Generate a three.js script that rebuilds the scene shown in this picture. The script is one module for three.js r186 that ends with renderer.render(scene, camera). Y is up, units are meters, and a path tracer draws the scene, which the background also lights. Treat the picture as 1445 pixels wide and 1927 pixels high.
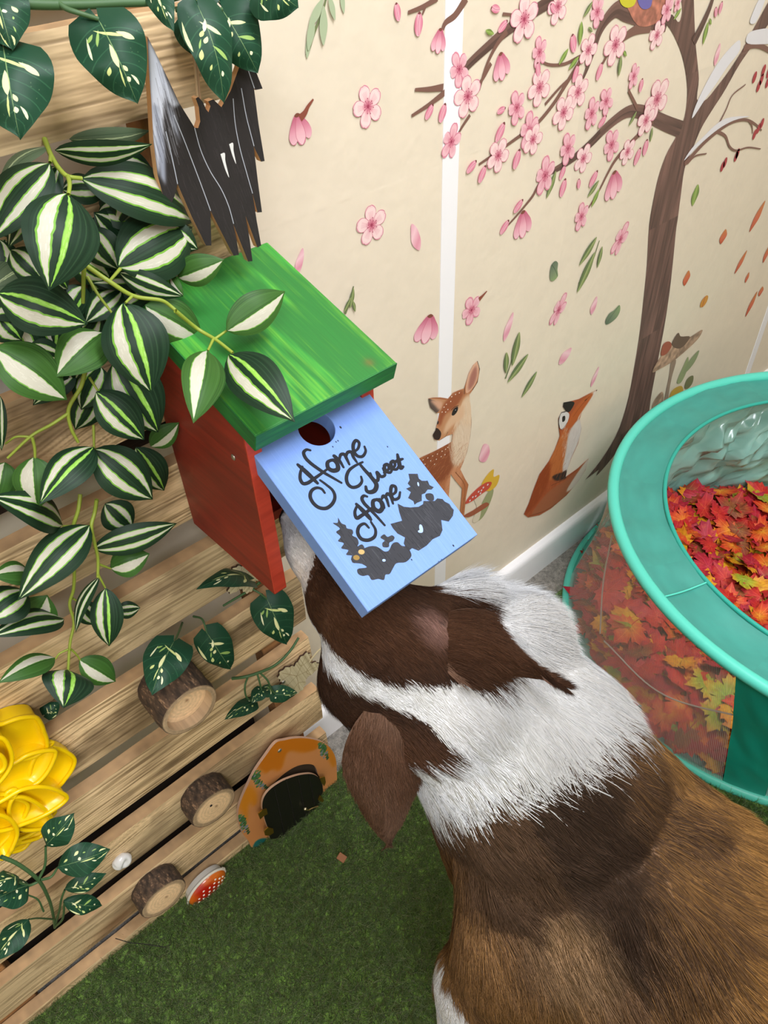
import * as THREE from 'three';
import { RoundedBoxGeometry } from 'three/addons/geometries/RoundedBoxGeometry.js';
import { mergeGeometries, mergeVertices, toCreasedNormals } from 'three/addons/utils/BufferGeometryUtils.js';
import { RectAreaLightUniformsLib } from 'three/addons/lights/RectAreaLightUniformsLib.js';

// ---------------------------------------------------------------- camera, light, exposure
RectAreaLightUniformsLib.init();
const S = 1.35;                         // all survey numbers below are in camera heights; 1 = 1.35 m
const scene = new THREE.Scene();
scene.background = new THREE.Color(0x0b0b0c);
const camera = new THREE.PerspectiveCamera(67.32, 1445 / 1927, 0.02, 30);
const RIGHT = new THREE.Vector3(0.74599, -0.03281, 0.66515), UPV = new THREE.Vector3(0.47349, 0.72849, -0.49509), BACK = new THREE.Vector3(-0.46831, 0.68427, 0.55898);
camera.matrixAutoUpdate = true;
camera.position.set(0, S, 0);
camera.quaternion.setFromRotationMatrix(new THREE.Matrix4().makeBasis(RIGHT, UPV, BACK));
camera.updateMatrixWorld();

const renderer = new THREE.WebGLRenderer({ antialias: true });
renderer.toneMapping = THREE.LinearToneMapping;
renderer.toneMappingExposure = 1.0;
renderer.shadowMap.enabled = true;

// two ceiling panels: [x, z, width, depth, intensity]
const PANELS = [[0.7, 0.35, 0.6, 1.2, 19], [-0.6, 1.1, 0.6, 1.2, 21]];
const CEIL = 2.5;

// ---------------------------------------------------------------- helpers
let seedv = 12345;
const rnd = (a = 0, b = 1) => { seedv = (seedv + 0x6d2b79f5) | 0; let t = Math.imul(seedv ^ (seedv >>> 15), 1 | seedv); t = (t + Math.imul(t ^ (t >>> 7), 61 | t)) ^ t; return a + (b - a) * (((t ^ (t >>> 14)) >>> 0) / 4294967296); };
const V3 = THREE.Vector3;
const V = (x, y, z) => new V3(x * S, y * S, z * S);
const F = 1447, CX = 722.5, CY = 963.5, CAM = new V3(0, S, 0);
const clamp = THREE.MathUtils.clamp, lerp = THREE.MathUtils.lerp, sstep = THREE.MathUtils.smoothstep;
function ray(px, py) { return new V3().addScaledVector(RIGHT, px - CX).addScaledVector(UPV, CY - py).addScaledVector(BACK, -F).normalize(); }
// survey: the point of a known plane that was measured at a pixel (z, x, y in camera heights)
function zP(px, py, z) { const d = ray(px, py); return d.multiplyScalar(z * S / d.z).add(CAM); }
function xP(px, py, x) { const d = ray(px, py); return d.multiplyScalar(x * S / d.x).add(CAM); }
function yP(px, py, y) { const d = ray(px, py); return d.multiplyScalar((y - 1) * S / d.y).add(CAM); }
function dP(px, py, dist) { return ray(px, py).multiplyScalar(dist * S).add(CAM); }
function plP(px, py, p, n) { const d = ray(px, py); const t = n.dot(p.clone().sub(CAM)) / n.dot(d); return d.multiplyScalar(t).add(CAM); }

const h2 = (x, y) => { let n = Math.imul(x, 374761393) + Math.imul(y, 668265263) | 0; n = Math.imul(n ^ (n >>> 13), 1274126177); return ((n ^ (n >>> 16)) >>> 0) / 4294967296; };
function vn(x, y) { const ix = Math.floor(x), iy = Math.floor(y); let u = x - ix, v = y - iy; u = u * u * (3 - 2 * u); v = v * v * (3 - 2 * v); return lerp(lerp(h2(ix, iy), h2(ix + 1, iy), u), lerp(h2(ix, iy + 1), h2(ix + 1, iy + 1), u), v); }
function fbm(x, y, o = 4) { let s = 0, a = 0.5, t = 0; for (let i = 0; i < o; i++) { s += a * vn(x, y); t += a; a *= 0.5; x = x * 2.03 + 17.1; y = y * 2.03 + 5.3; } return s / t; }
function vn3(x, y, z) { const iz = Math.floor(z); let w = z - iz; w = w * w * (3 - 2 * w); return lerp(vn(x + iz * 31.7, y + iz * 17.3), vn(x + (iz + 1) * 31.7, y + (iz + 1) * 17.3), w); }

function dataTex(w, h, fn, srgb = true, repeat = true) {
  const d = new Uint8Array(w * h * 4);
  for (let j = 0; j < h; j++) for (let i = 0; i < w; i++) { const c = fn(i / w, j / h, i, j), o = (j * w + i) * 4; d[o] = clamp(c[0], 0, 255); d[o + 1] = clamp(c[1], 0, 255); d[o + 2] = clamp(c[2], 0, 255); d[o + 3] = c.length > 3 ? c[3] : 255; }
  const t = new THREE.DataTexture(d, w, h); t.magFilter = THREE.LinearFilter; t.minFilter = THREE.LinearMipmapLinearFilter; t.generateMipmaps = true;
  if (srgb) t.colorSpace = THREE.SRGBColorSpace; if (repeat) t.wrapS = t.wrapT = THREE.RepeatWrapping; t.needsUpdate = true; return t;
}
function cvTex(w, h, draw, repeat = false) {
  const c = document.createElement('canvas'); c.width = w; c.height = h; const g = c.getContext('2d'); draw(g, w, h);
  const t = new THREE.CanvasTexture(c); t.colorSpace = THREE.SRGBColorSpace; if (repeat) t.wrapS = t.wrapT = THREE.RepeatWrapping; return t;
}
const M = (o) => new THREE.MeshStandardMaterial({ roughness: 0.7, ...o });
const MP = (o) => new THREE.MeshPhysicalMaterial({ roughness: 0.7, ...o });
const names = new Map();
const numbered = (n) => { const k = names.get(n) ?? 0; names.set(n, k + 1); return k ? n + '_' + String(k).padStart(3, '0') : n; };
function shade(o) { o.traverse((m) => { if (m.isMesh) { m.castShadow = true; m.receiveShadow = true; } }); return o; }
function thing(name, label, category, pos = new V3(), group) { const o = new THREE.Group(); o.name = numbered(name); o.position.copy(pos); o.userData = { label, category }; if (group) o.userData.group = group; scene.add(o); return o; }
function tag(o, name, label, category, group) { o.name = numbered(name); o.userData = { ...o.userData, label, category }; if (group) o.userData.group = group; scene.add(o); return shade(o); }
function part(name, geo, mat, parent, label) { const m = new THREE.Mesh(geo, mat); m.name = name; m.castShadow = m.receiveShadow = true; if (label) m.userData.label = label; parent.add(m); return m; }
// a part given in world coordinates under a thing that has its own position
function wpart(name, geo, mat, parent, label) { geo.translate(-parent.position.x, -parent.position.y, -parent.position.z); return part(name, geo, mat, parent, label); }
function struct(name, geo, mat, pos) { const m = new THREE.Mesh(geo, mat); m.name = name; m.userData.kind = 'structure'; if (pos) m.position.copy(pos); m.castShadow = m.receiveShadow = true; scene.add(m); return m; }
function boxAt(w, h, d, x, y, z) { return new THREE.BoxGeometry(w, h, d).translate(x, y, z); }
function tube(pts, r, seg = 24, rs = 6, taper) {
  const g = new THREE.TubeGeometry(new THREE.CatmullRomCurve3(pts), seg, r, rs, false);
  if (taper) { const p = g.attributes.position, c = new THREE.CatmullRomCurve3(pts), q = new V3(), a = new V3(); for (let i = 0; i <= seg; i++) { c.getPointAt(i / seg, q); const k = lerp(1, taper, i / seg); for (let j = 0; j <= rs; j++) { const n = i * (rs + 1) + j; a.fromBufferAttribute(p, n).sub(q).multiplyScalar(k).add(q); p.setXYZ(n, a.x, a.y, a.z); } } }
  return g;
}
function metreUV(g, sx = 1, sy = 1, ox = 0, oy = 0) { // box mapping by normal, in metres
  const p = g.attributes.position, n = g.attributes.normal, uv = new Float32Array(p.count * 2);
  for (let i = 0; i < p.count; i++) { const ax = Math.abs(n.getX(i)), ay = Math.abs(n.getY(i)), az = Math.abs(n.getZ(i)); let u, v;
    if (az >= ax && az >= ay) { u = p.getX(i); v = p.getY(i); } else if (ay >= ax) { u = p.getX(i); v = p.getZ(i) + 0.13; } else { u = p.getZ(i); v = p.getY(i); }
    uv[2 * i] = u * sx + ox; uv[2 * i + 1] = v * sy + oy; }
  g.setAttribute('uv', new THREE.BufferAttribute(uv, 2)); return g;
}

// ---------------------------------------------------------------- room
const X0 = -1.6, X1 = 2.6, ZB = -0.53 * S, Z1 = 2.6;
const wallTex = dataTex(512, 512, (u, v) => { const n = fbm(u * 40, v * 40, 3), m = fbm(u * 3 + 9, v * 3, 3); const k = 1 + (n - 0.5) * 0.03 + (m - 0.5) * 0.03; return [226 * k, 213 * k, 191 * k]; });
const wallBump = dataTex(512, 512, (u, v) => { const n = fbm(u * 90, v * 90, 3) * 255; return [n, n, n]; }, false);
wallTex.repeat.set(1, 1);
const wallM = M({ map: wallTex, bumpMap: wallBump, bumpScale: 0.0004, roughness: 0.62 });
const whiteM = M({ color: 0xf1eff0, roughness: 0.35 });
{
  struct('wall_back', metreUV(boxAt(X1 - X0 + 0.4, CEIL + 0.2, 0.1, (X0 + X1) / 2, CEIL / 2, ZB - 0.05)), wallM);
  struct('wall_left', metreUV(boxAt(0.1, CEIL + 0.2, Z1 - ZB, X0 - 0.05, CEIL / 2, (ZB + Z1) / 2)), wallM);
  struct('wall_right', metreUV(boxAt(0.1, CEIL + 0.2, Z1 - ZB, X1 + 0.05, CEIL / 2, (ZB + Z1) / 2)), wallM);
  struct('wall_front', metreUV(boxAt(X1 - X0 + 0.4, CEIL + 0.2, 0.1, (X0 + X1) / 2, CEIL / 2, Z1 + 0.05)), wallM);
  struct('ceiling', boxAt(X1 - X0 + 0.4, 0.1, Z1 - ZB + 0.2, (X0 + X1) / 2, CEIL + 0.05, (ZB + Z1) / 2), M({ color: 0xe9e6df, roughness: 0.9 }));
  const carpetTex = dataTex(512, 512, (u, v, i, j) => { const n = h2(i, j), m = fbm(u * 60, v * 60, 3), k = 0.72 + 0.5 * (m - 0.2) * 0.8 + (n - 0.5) * 0.35; return [158 * k, 152 * k, 143 * k]; });
  carpetTex.repeat.set(2.5, 2.5);
  struct('floor', metreUV(boxAt(X1 - X0 + 0.4, 0.1, Z1 - ZB + 0.2, (X0 + X1) / 2, -0.05, (ZB + Z1) / 2)), M({ map: carpetTex, bumpMap: carpetTex, bumpScale: 0.003, roughness: 0.95 }));
  // skirting with a bevelled top
  { const g = new THREE.BufferGeometry(); const pr = [[0, 0], [0.018, 0], [0.018, 0.066], [0.0165, 0.076], [0.012, 0.082], [0.006, 0.085], [0, 0.085]]; const pos = [], idx = []; pr.forEach(([z, y]) => { pos.push(X0, y, ZB + z, X1, y, ZB + z); }); for (let i = 0; i < pr.length - 1; i++) { const a = 2 * i; idx.push(a, a + 1, a + 3, a, a + 3, a + 2); } g.setAttribute('position', new THREE.Float32BufferAttribute(pos, 3)); g.setIndex(idx); struct('baseboard_back', toCreasedNormals(g.toNonIndexed(), 0.5), whiteM); }
  // flat white cover strips on the wall joints
  const st = (x, n) => struct('trim_' + n, new RoundedBoxGeometry(0.03, CEIL - 0.085, 0.004, 2, 0.001), whiteM, new V3(x * S, 0.085 + (CEIL - 0.085) / 2, ZB - 0.0008));
  st(0.5455, 1); st(1.437, 2);
}
// ceiling lights: a glowing panel in a frame, with the light itself just below
PANELS.forEach(([x, z, w, d, I], i) => {
  const t = thing('ceiling_light', i ? 'square white ceiling light panel farther from the mural wall' : 'square white ceiling light panel nearer the mural wall', 'ceiling light', new V3(x, CEIL, z));
  part('frame', mergeGeometries([boxAt(w + 0.06, 0.02, 0.03, 0, -0.01, d / 2 + 0.015), boxAt(w + 0.06, 0.02, 0.03, 0, -0.01, -d / 2 - 0.015), boxAt(0.03, 0.02, d, w / 2 + 0.015, -0.01, 0), boxAt(0.03, 0.02, d, -w / 2 - 0.015, -0.01, 0)]), whiteM, t);
  part('light_diffuser', boxAt(w, 0.008, d, 0, -0.006, 0), M({ color: 0xffffff, emissive: 0xfff4e6, emissiveIntensity: 1.5 }), t);
  const l = new THREE.RectAreaLight(0xf2f6ff, I, w, d); l.name = 'panel_light'; l.position.set(x, CEIL - 0.025, z); l.lookAt(x, 0, z); l.castShadow = true; scene.add(l);
});

// ---------------------------------------------------------------- pallet-board fence
const ZF = -0.463, woodTex = [];
for (let k = 0; k < 4; k++) woodTex.push(dataTex(1024, 256, (u, v) => {
  const s = k * 37.7, y = v * 11 + 0.45 * fbm(u * 4 + s, v * 3, 3);
  let kn = 0, kx = 0; // knots swirl the grain
  for (let q = 0; q < 3; q++) { const cx = h2(q, k * 9 + 1), cy = h2(q + 5, k * 9 + 2), dx = (u - cx) * 1.2 / 0.045, dy = (v - cy) * 0.3 / 0.018, d = dx * dx + dy * dy; kn += Math.exp(-d * 1.2); kx += 0.8 * Math.exp(-d * 0.3); }
  const grain = fbm(u * 11 + s, (y + kx) * 14, 4), fine = fbm(u * 42 + s, (y + kx) * 60, 2), rings = 0.5 + 0.5 * Math.sin((y + kx * 1.2) * 13 + 5 * fbm(u * 4 + s, v * 4, 3));
  const blotch = sstep(fbm(u * 7 + s + 3, v * 5 + s, 4), 0.45, 0.72), grey = sstep(fbm(u * 5 + s + 30, v * 2.2 + s, 3), 0.45, 0.75);
  let r = 234, g = 202, b = 156; const dk = 0.27 * sstep(grain, 0.48, 0.74) + 0.07 * rings * grain + 0.24 * (fine - 0.5);
  r *= 1 - dk; g *= 1 - dk * 1.08; b *= 1 - dk * 1.2;
  r = lerp(r, 152, grey * 0.42); g = lerp(g, 136, grey * 0.42); b = lerp(b, 106, grey * 0.42);
  const mot = sstep(fbm(u * 26 + s + 60, v * 12 + u * 5 + s, 4), 0.5, 0.75); const st = Math.min(0.85, blotch * (0.3 + 0.4 * grain) + 0.22 * mot); r = lerp(r, 92, st); g = lerp(g, 72, st); b = lerp(b, 50, st);
  r = lerp(r, 112, kn * 0.75); g = lerp(g, 78, kn * 0.75); b = lerp(b, 50, kn * 0.75);
  return [r, g, b];
}));
woodTex.forEach((t) => { t.wrapS = t.wrapT = THREE.MirroredRepeatWrapping; });
const woodM = woodTex.map((t) => M({ map: t, bumpMap: t, bumpScale: 0.0012, roughness: 0.62 }));
const sawnT = dataTex(512, 128, (u, v) => { const a = fbm(u * 30, v * 30, 3), b = fbm(u * 120, v * 14, 2), k = 0.86 + 0.2 * (a - 0.3) + 0.16 * (b - 0.5); return [206 * k, 166 * k, 120 * k]; }); sawnT.wrapS = sawnT.wrapT = THREE.MirroredRepeatWrapping;
const sawnM = M({ map: sawnT, bumpMap: sawnT, bumpScale: 0.0006, roughness: 0.7 });
function plank(L, h, t, k) { // sawn board along x with worn, slightly uneven edges; origin at its centre
  const g0 = new THREE.BoxGeometry(L, h, t, 48, 4, 2); g0.deleteAttribute('uv'); g0.deleteAttribute('normal'); const g = mergeVertices(g0, 1e-5); const p = g.attributes.position, r = 0.0026;
  for (let i = 0; i < p.count; i++) { let x = p.getX(i), y = p.getY(i), z = p.getZ(i); const ey = Math.abs(Math.abs(y) - h / 2) < 1e-6, ez = Math.abs(Math.abs(z) - t / 2) < 1e-6;
    const w = (fbm(x * 9 + k * 7, y > 0 ? 3 : 8, 3) - 0.5) * 0.006, w2 = (vn(x * 60 + k, y * 9) - 0.5) * 0.0016;
    if (ey && ez) { y -= Math.sign(y) * r * 0.5; z -= Math.sign(z) * r * 0.5; } if (ey) y += w * (0.6 + 0.4 * Math.sign(y)) + w2; if (ez) z += w2 * 0.8; p.setXYZ(i, x, y, z); }
  g.computeVertexNormals(); const c = metreUV(toCreasedNormals(g.toNonIndexed(), 0.7), 1 / 1.2, 1 / 0.3, h2(k, 3), h2(k, 7));
  // sawn edges (top, bottom, ends) get the plainer wood: sort the triangles into two groups
  const n = c.attributes.normal, F1 = [], F2 = []; for (let i = 0; i < n.count; i += 3) (Math.abs(n.getY(i) + n.getY(i + 1) + n.getY(i + 2)) > 1.9 || Math.abs(n.getX(i)) > 0.8 ? F2 : F1).push(i, i + 1, i + 2);
  c.setIndex([...F1, ...F2]); c.addGroup(0, F1.length, 0); c.addGroup(F1.length, F2.length, 1); return c;
}
const fence = thing('pallet_fence', 'slatted fence of rough reclaimed pallet boards standing against the cream wall', 'fence', new V3(-0.35 * S, 0, ZF * S));
{
  // [bottom, top] of each board's face
  const B = [[-0.004, 0.018], [0.052, 0.115], [0.151, 0.217], [0.25, 0.318], [0.348, 0.42], [0.456, 0.522], [0.56, 0.622], [0.66, 0.725], [0.762, 0.828], [0.864, 0.917], [0.945, 1.01], [1.045, 1.11]];
  const xr = [0.272, 0.274, 0.273, 0.271, 0.272, 0.274, 0.272, 0.27, 0.272, 0.27, 0.272, 0.272], xl = -0.9, th = 0.0155;
  B.forEach(([a, b], k) => { const L = (xr[k] - xl) * S; const off = k === 9 ? 0.008 : 0; const m = part('plank', plank(L, (b - a) * S, th * S, k), [woodM[(k * 3 + 1) % 4], sawnM], fence); m.position.set((xr[k] + xl) / 2 * S - fence.position.x, (a + b) / 2 * S, (off - th / 2) * S); });
  const bm = M({ map: woodTex[1], color: 0x33281f, roughness: 0.9 }); // dark boards on the wall side of the pallet
  for (const [a, b2] of [[0.0, 0.1], [0.1005, 0.2], [0.62, 0.7], [0.73, 0.8]]) { const m = part('back_plank', plank((0.2 + 0.9) * S, (b2 - a) * S, 0.008 * S, 20 + Math.round(a * 50)), [bm, bm], fence); m.position.set(-0.35 * S - fence.position.x, (a + b2) / 2 * S, (-0.0155 - 0.027) * S); }
  const sm = M({ map: woodTex[2], color: 0xb99a7c, roughness: 0.8 });
  for (const [x, w] of [[0.236, 0.03], [-0.18, 0.07], [-0.62, 0.07]]) { const m = part('stringer', metreUV(new RoundedBoxGeometry(w * S, 1.12 * S, 0.0225 * S, 2, 0.003), 1, 1), sm, fence); m.position.set(x * S - fence.position.x, 0.56 * S, (-th - 0.0115) * S); }
}

// ---------------------------------------------------------------- wall stickers (flat printed vinyl on the back wall)
const ZW = -0.53, W = (x, y) => { const p = zP(x, y, ZW); return [p.x, p.y]; };
const c3 = (x, y) => [900 + x * 0.3772, y * 0.3772], c4 = (x, y) => [980 + x * 0.3218, 420 + y * 0.3218], c1 = (x, y) => [480 + x * 0.35986, y * 0.35986], cd = (x, y) => [640 + x * 0.35986, 420 + y * 0.35986];
const WL = (conv, list) => list.map(([x, y]) => W(...conv(x, y)));
function smooth(pts, closed, n = 6) { const c = new THREE.CatmullRomCurve3(pts.map(([x, y]) => new V3(x, y, 0)), closed, 'centripetal'); return c.getPoints(pts.length * n).map((p) => [p.x, p.y]); }
function flat(pts, lift, uvOf) { // one printed outline, in wall metres
  const s = new THREE.Shape(pts.map(([x, y]) => new THREE.Vector2(x, y))), g = new THREE.ShapeGeometry(s), p = g.attributes.position, uv = new Float32Array(p.count * 2);
  for (let i = 0; i < p.count; i++) { const [u, v] = uvOf ? uvOf(p.getX(i), p.getY(i)) : [p.getX(i) * 4, p.getY(i) * 4]; uv[2 * i] = u; uv[2 * i + 1] = v; }
  g.setAttribute('uv', new THREE.BufferAttribute(uv, 2)); g.translate(0, 0, ZB + lift); return g;
}
function ribbon(pts, w0, w1, lift) { const c = smooth(pts, false, 5), n = c.length, pos = [], uv = [], idx = []; let run = 0; for (let i = 0; i < n; i++) { const a = c[Math.max(0, i - 1)], b = c[Math.min(n - 1, i + 1)], dx = b[0] - a[0], dy = b[1] - a[1], l = Math.hypot(dx, dy) || 1, w = lerp(w0, w1, i / (n - 1)) / 2; if (i) run += Math.hypot(c[i][0] - c[i - 1][0], c[i][1] - c[i - 1][1]); pos.push(c[i][0] - dy / l * w, c[i][1] + dx / l * w, ZB + lift, c[i][0] + dy / l * w, c[i][1] - dx / l * w, ZB + lift); uv.push(-w * 4, run * 4, w * 4, run * 4); if (i) { const q = 2 * i - 2; idx.push(q, q + 1, q + 3, q, q + 3, q + 2); } } const g = new THREE.BufferGeometry(); g.setAttribute('position', new THREE.Float32BufferAttribute(pos, 3)); g.setAttribute('uv', new THREE.Float32BufferAttribute(uv, 2)); g.setAttribute('normal', new THREE.Float32BufferAttribute(pos.map((_, i) => (i % 3 === 2 ? 1 : 0)), 3)); g.setIndex(idx); return g; }
const bbox = (pts) => { const xs = pts.map((p) => p[0]), ys = pts.map((p) => p[1]); return [Math.min(...xs), Math.min(...ys), Math.max(...xs), Math.max(...ys)]; };
const printM = (t, o) => M({ map: t, roughness: 0.45, ...o });

const barkTex = dataTex(256, 256, (u, v) => { const a = fbm(u * 34, v * 2.2, 4), b = fbm(u * 90, v * 5, 2), k = 0.66 + 0.62 * (a - 0.2) + 0.18 * (b - 0.5); return [124 * k, 92 * k, 82 * k]; });
const barkM = printM(barkTex), twigM = printM(null, { color: 0x7a574b }), snowM = printM(null, { color: 0xdedcdf }), berryM = printM(null, { color: 0xa8323c }), nestM = printM(dataTex(128, 128, (u, v) => { const k = 0.7 + 0.6 * fbm(u * 30 + v * 18, v * 30 - u * 14, 3); return [176 * k, 112 * k, 92 * k]; }));

// printed blossoms, buds and leaves: an outline each, with its print in a small texture
const polar = (f, n = 60) => Array.from({ length: n }, (_, i) => { const a = i / n * Math.PI * 2, r = f(a); return [Math.cos(a) * r, Math.sin(a) * r]; });
function unit(pts, draw, px = 256) { // outline within [-1, 1], its print drawn in the same square
  const g = new THREE.ShapeGeometry(new THREE.Shape(pts.map(([x, y]) => new THREE.Vector2(x, y)))), p = g.attributes.position, uv = new Float32Array(p.count * 2);
  for (let i = 0; i < p.count; i++) { uv[2 * i] = (p.getX(i) + 1.05) / 2.1; uv[2 * i + 1] = (p.getY(i) + 1.05) / 2.1; } g.setAttribute('uv', new THREE.BufferAttribute(uv, 2));
  return [g, printM(cvTex(px, px, (c) => { c.translate(px / 2, px / 2); c.scale(px / 2.1, -px / 2.1); draw(c); }))];
}
function petalPath(c, a, l, w, r0 = 0.05) { c.save(); c.rotate(a); c.beginPath(); c.moveTo(r0, 0); c.bezierCurveTo(l * 0.3, w * 0.7, l * 0.75, w * 1.15, l, w * 0.15); c.quadraticCurveTo(l * 0.93, 0, l, -w * 0.15); c.bezierCurveTo(l * 0.75, -w * 1.15, l * 0.3, -w * 0.7, r0, 0); c.restore(); }
function petal(c, a, l, w, pale) {
  petalPath(c, a, l, w); const g = c.createRadialGradient(0, 0, 0.05, Math.cos(a) * l * 0.5, Math.sin(a) * l * 0.5, l * 0.75); g.addColorStop(0, '#c9687f'); g.addColorStop(0.3, pale ? '#eecac9' : '#e6aeb7'); g.addColorStop(0.65, pale ? '#f0d4d0' : '#eabac1'); g.addColorStop(1, '#d98fa1'); c.fillStyle = g; c.fill(); c.lineWidth = 0.025; c.strokeStyle = '#c56a82'; c.stroke();
  c.lineWidth = 0.012; c.strokeStyle = 'rgba(196,96,122,.55)'; for (let k = -2; k <= 2; k++) { c.beginPath(); const b = a + k * 0.1; c.moveTo(Math.cos(b) * 0.15, Math.sin(b) * 0.15); c.lineTo(Math.cos(b) * l * 0.7, Math.sin(b) * l * 0.7); c.stroke(); }
}
const five = (a) => { const t = ((a - Math.PI / 2) / (Math.PI * 2) * 5 % 1 + 1) % 1, d = Math.abs(t - 0.5) * 2; return d > 0.93 ? 0.97 : 0.45 + 0.55 * Math.pow(Math.sin((1 - (1 - d)) * Math.PI / 2), 0.55); };
function stamens(c, n, r) { c.strokeStyle = '#a8405c'; c.fillStyle = '#9c3a55'; for (let i = 0; i < n; i++) { const a = i * 2.4, q = r * (0.5 + 0.5 * h2(i, 3)); c.lineWidth = 0.018; c.beginPath(); c.moveTo(0, 0); c.lineTo(Math.cos(a) * q, Math.sin(a) * q); c.stroke(); c.beginPath(); c.arc(Math.cos(a) * q, Math.sin(a) * q, 0.03, 0, 7); c.fill(); } c.beginPath(); c.arc(0, 0, 0.08, 0, 7); c.fill(); }
const fiveAngles = [0, 1, 2, 3, 4].map((k) => Math.PI / 2 + k * Math.PI * 0.4);
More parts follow.
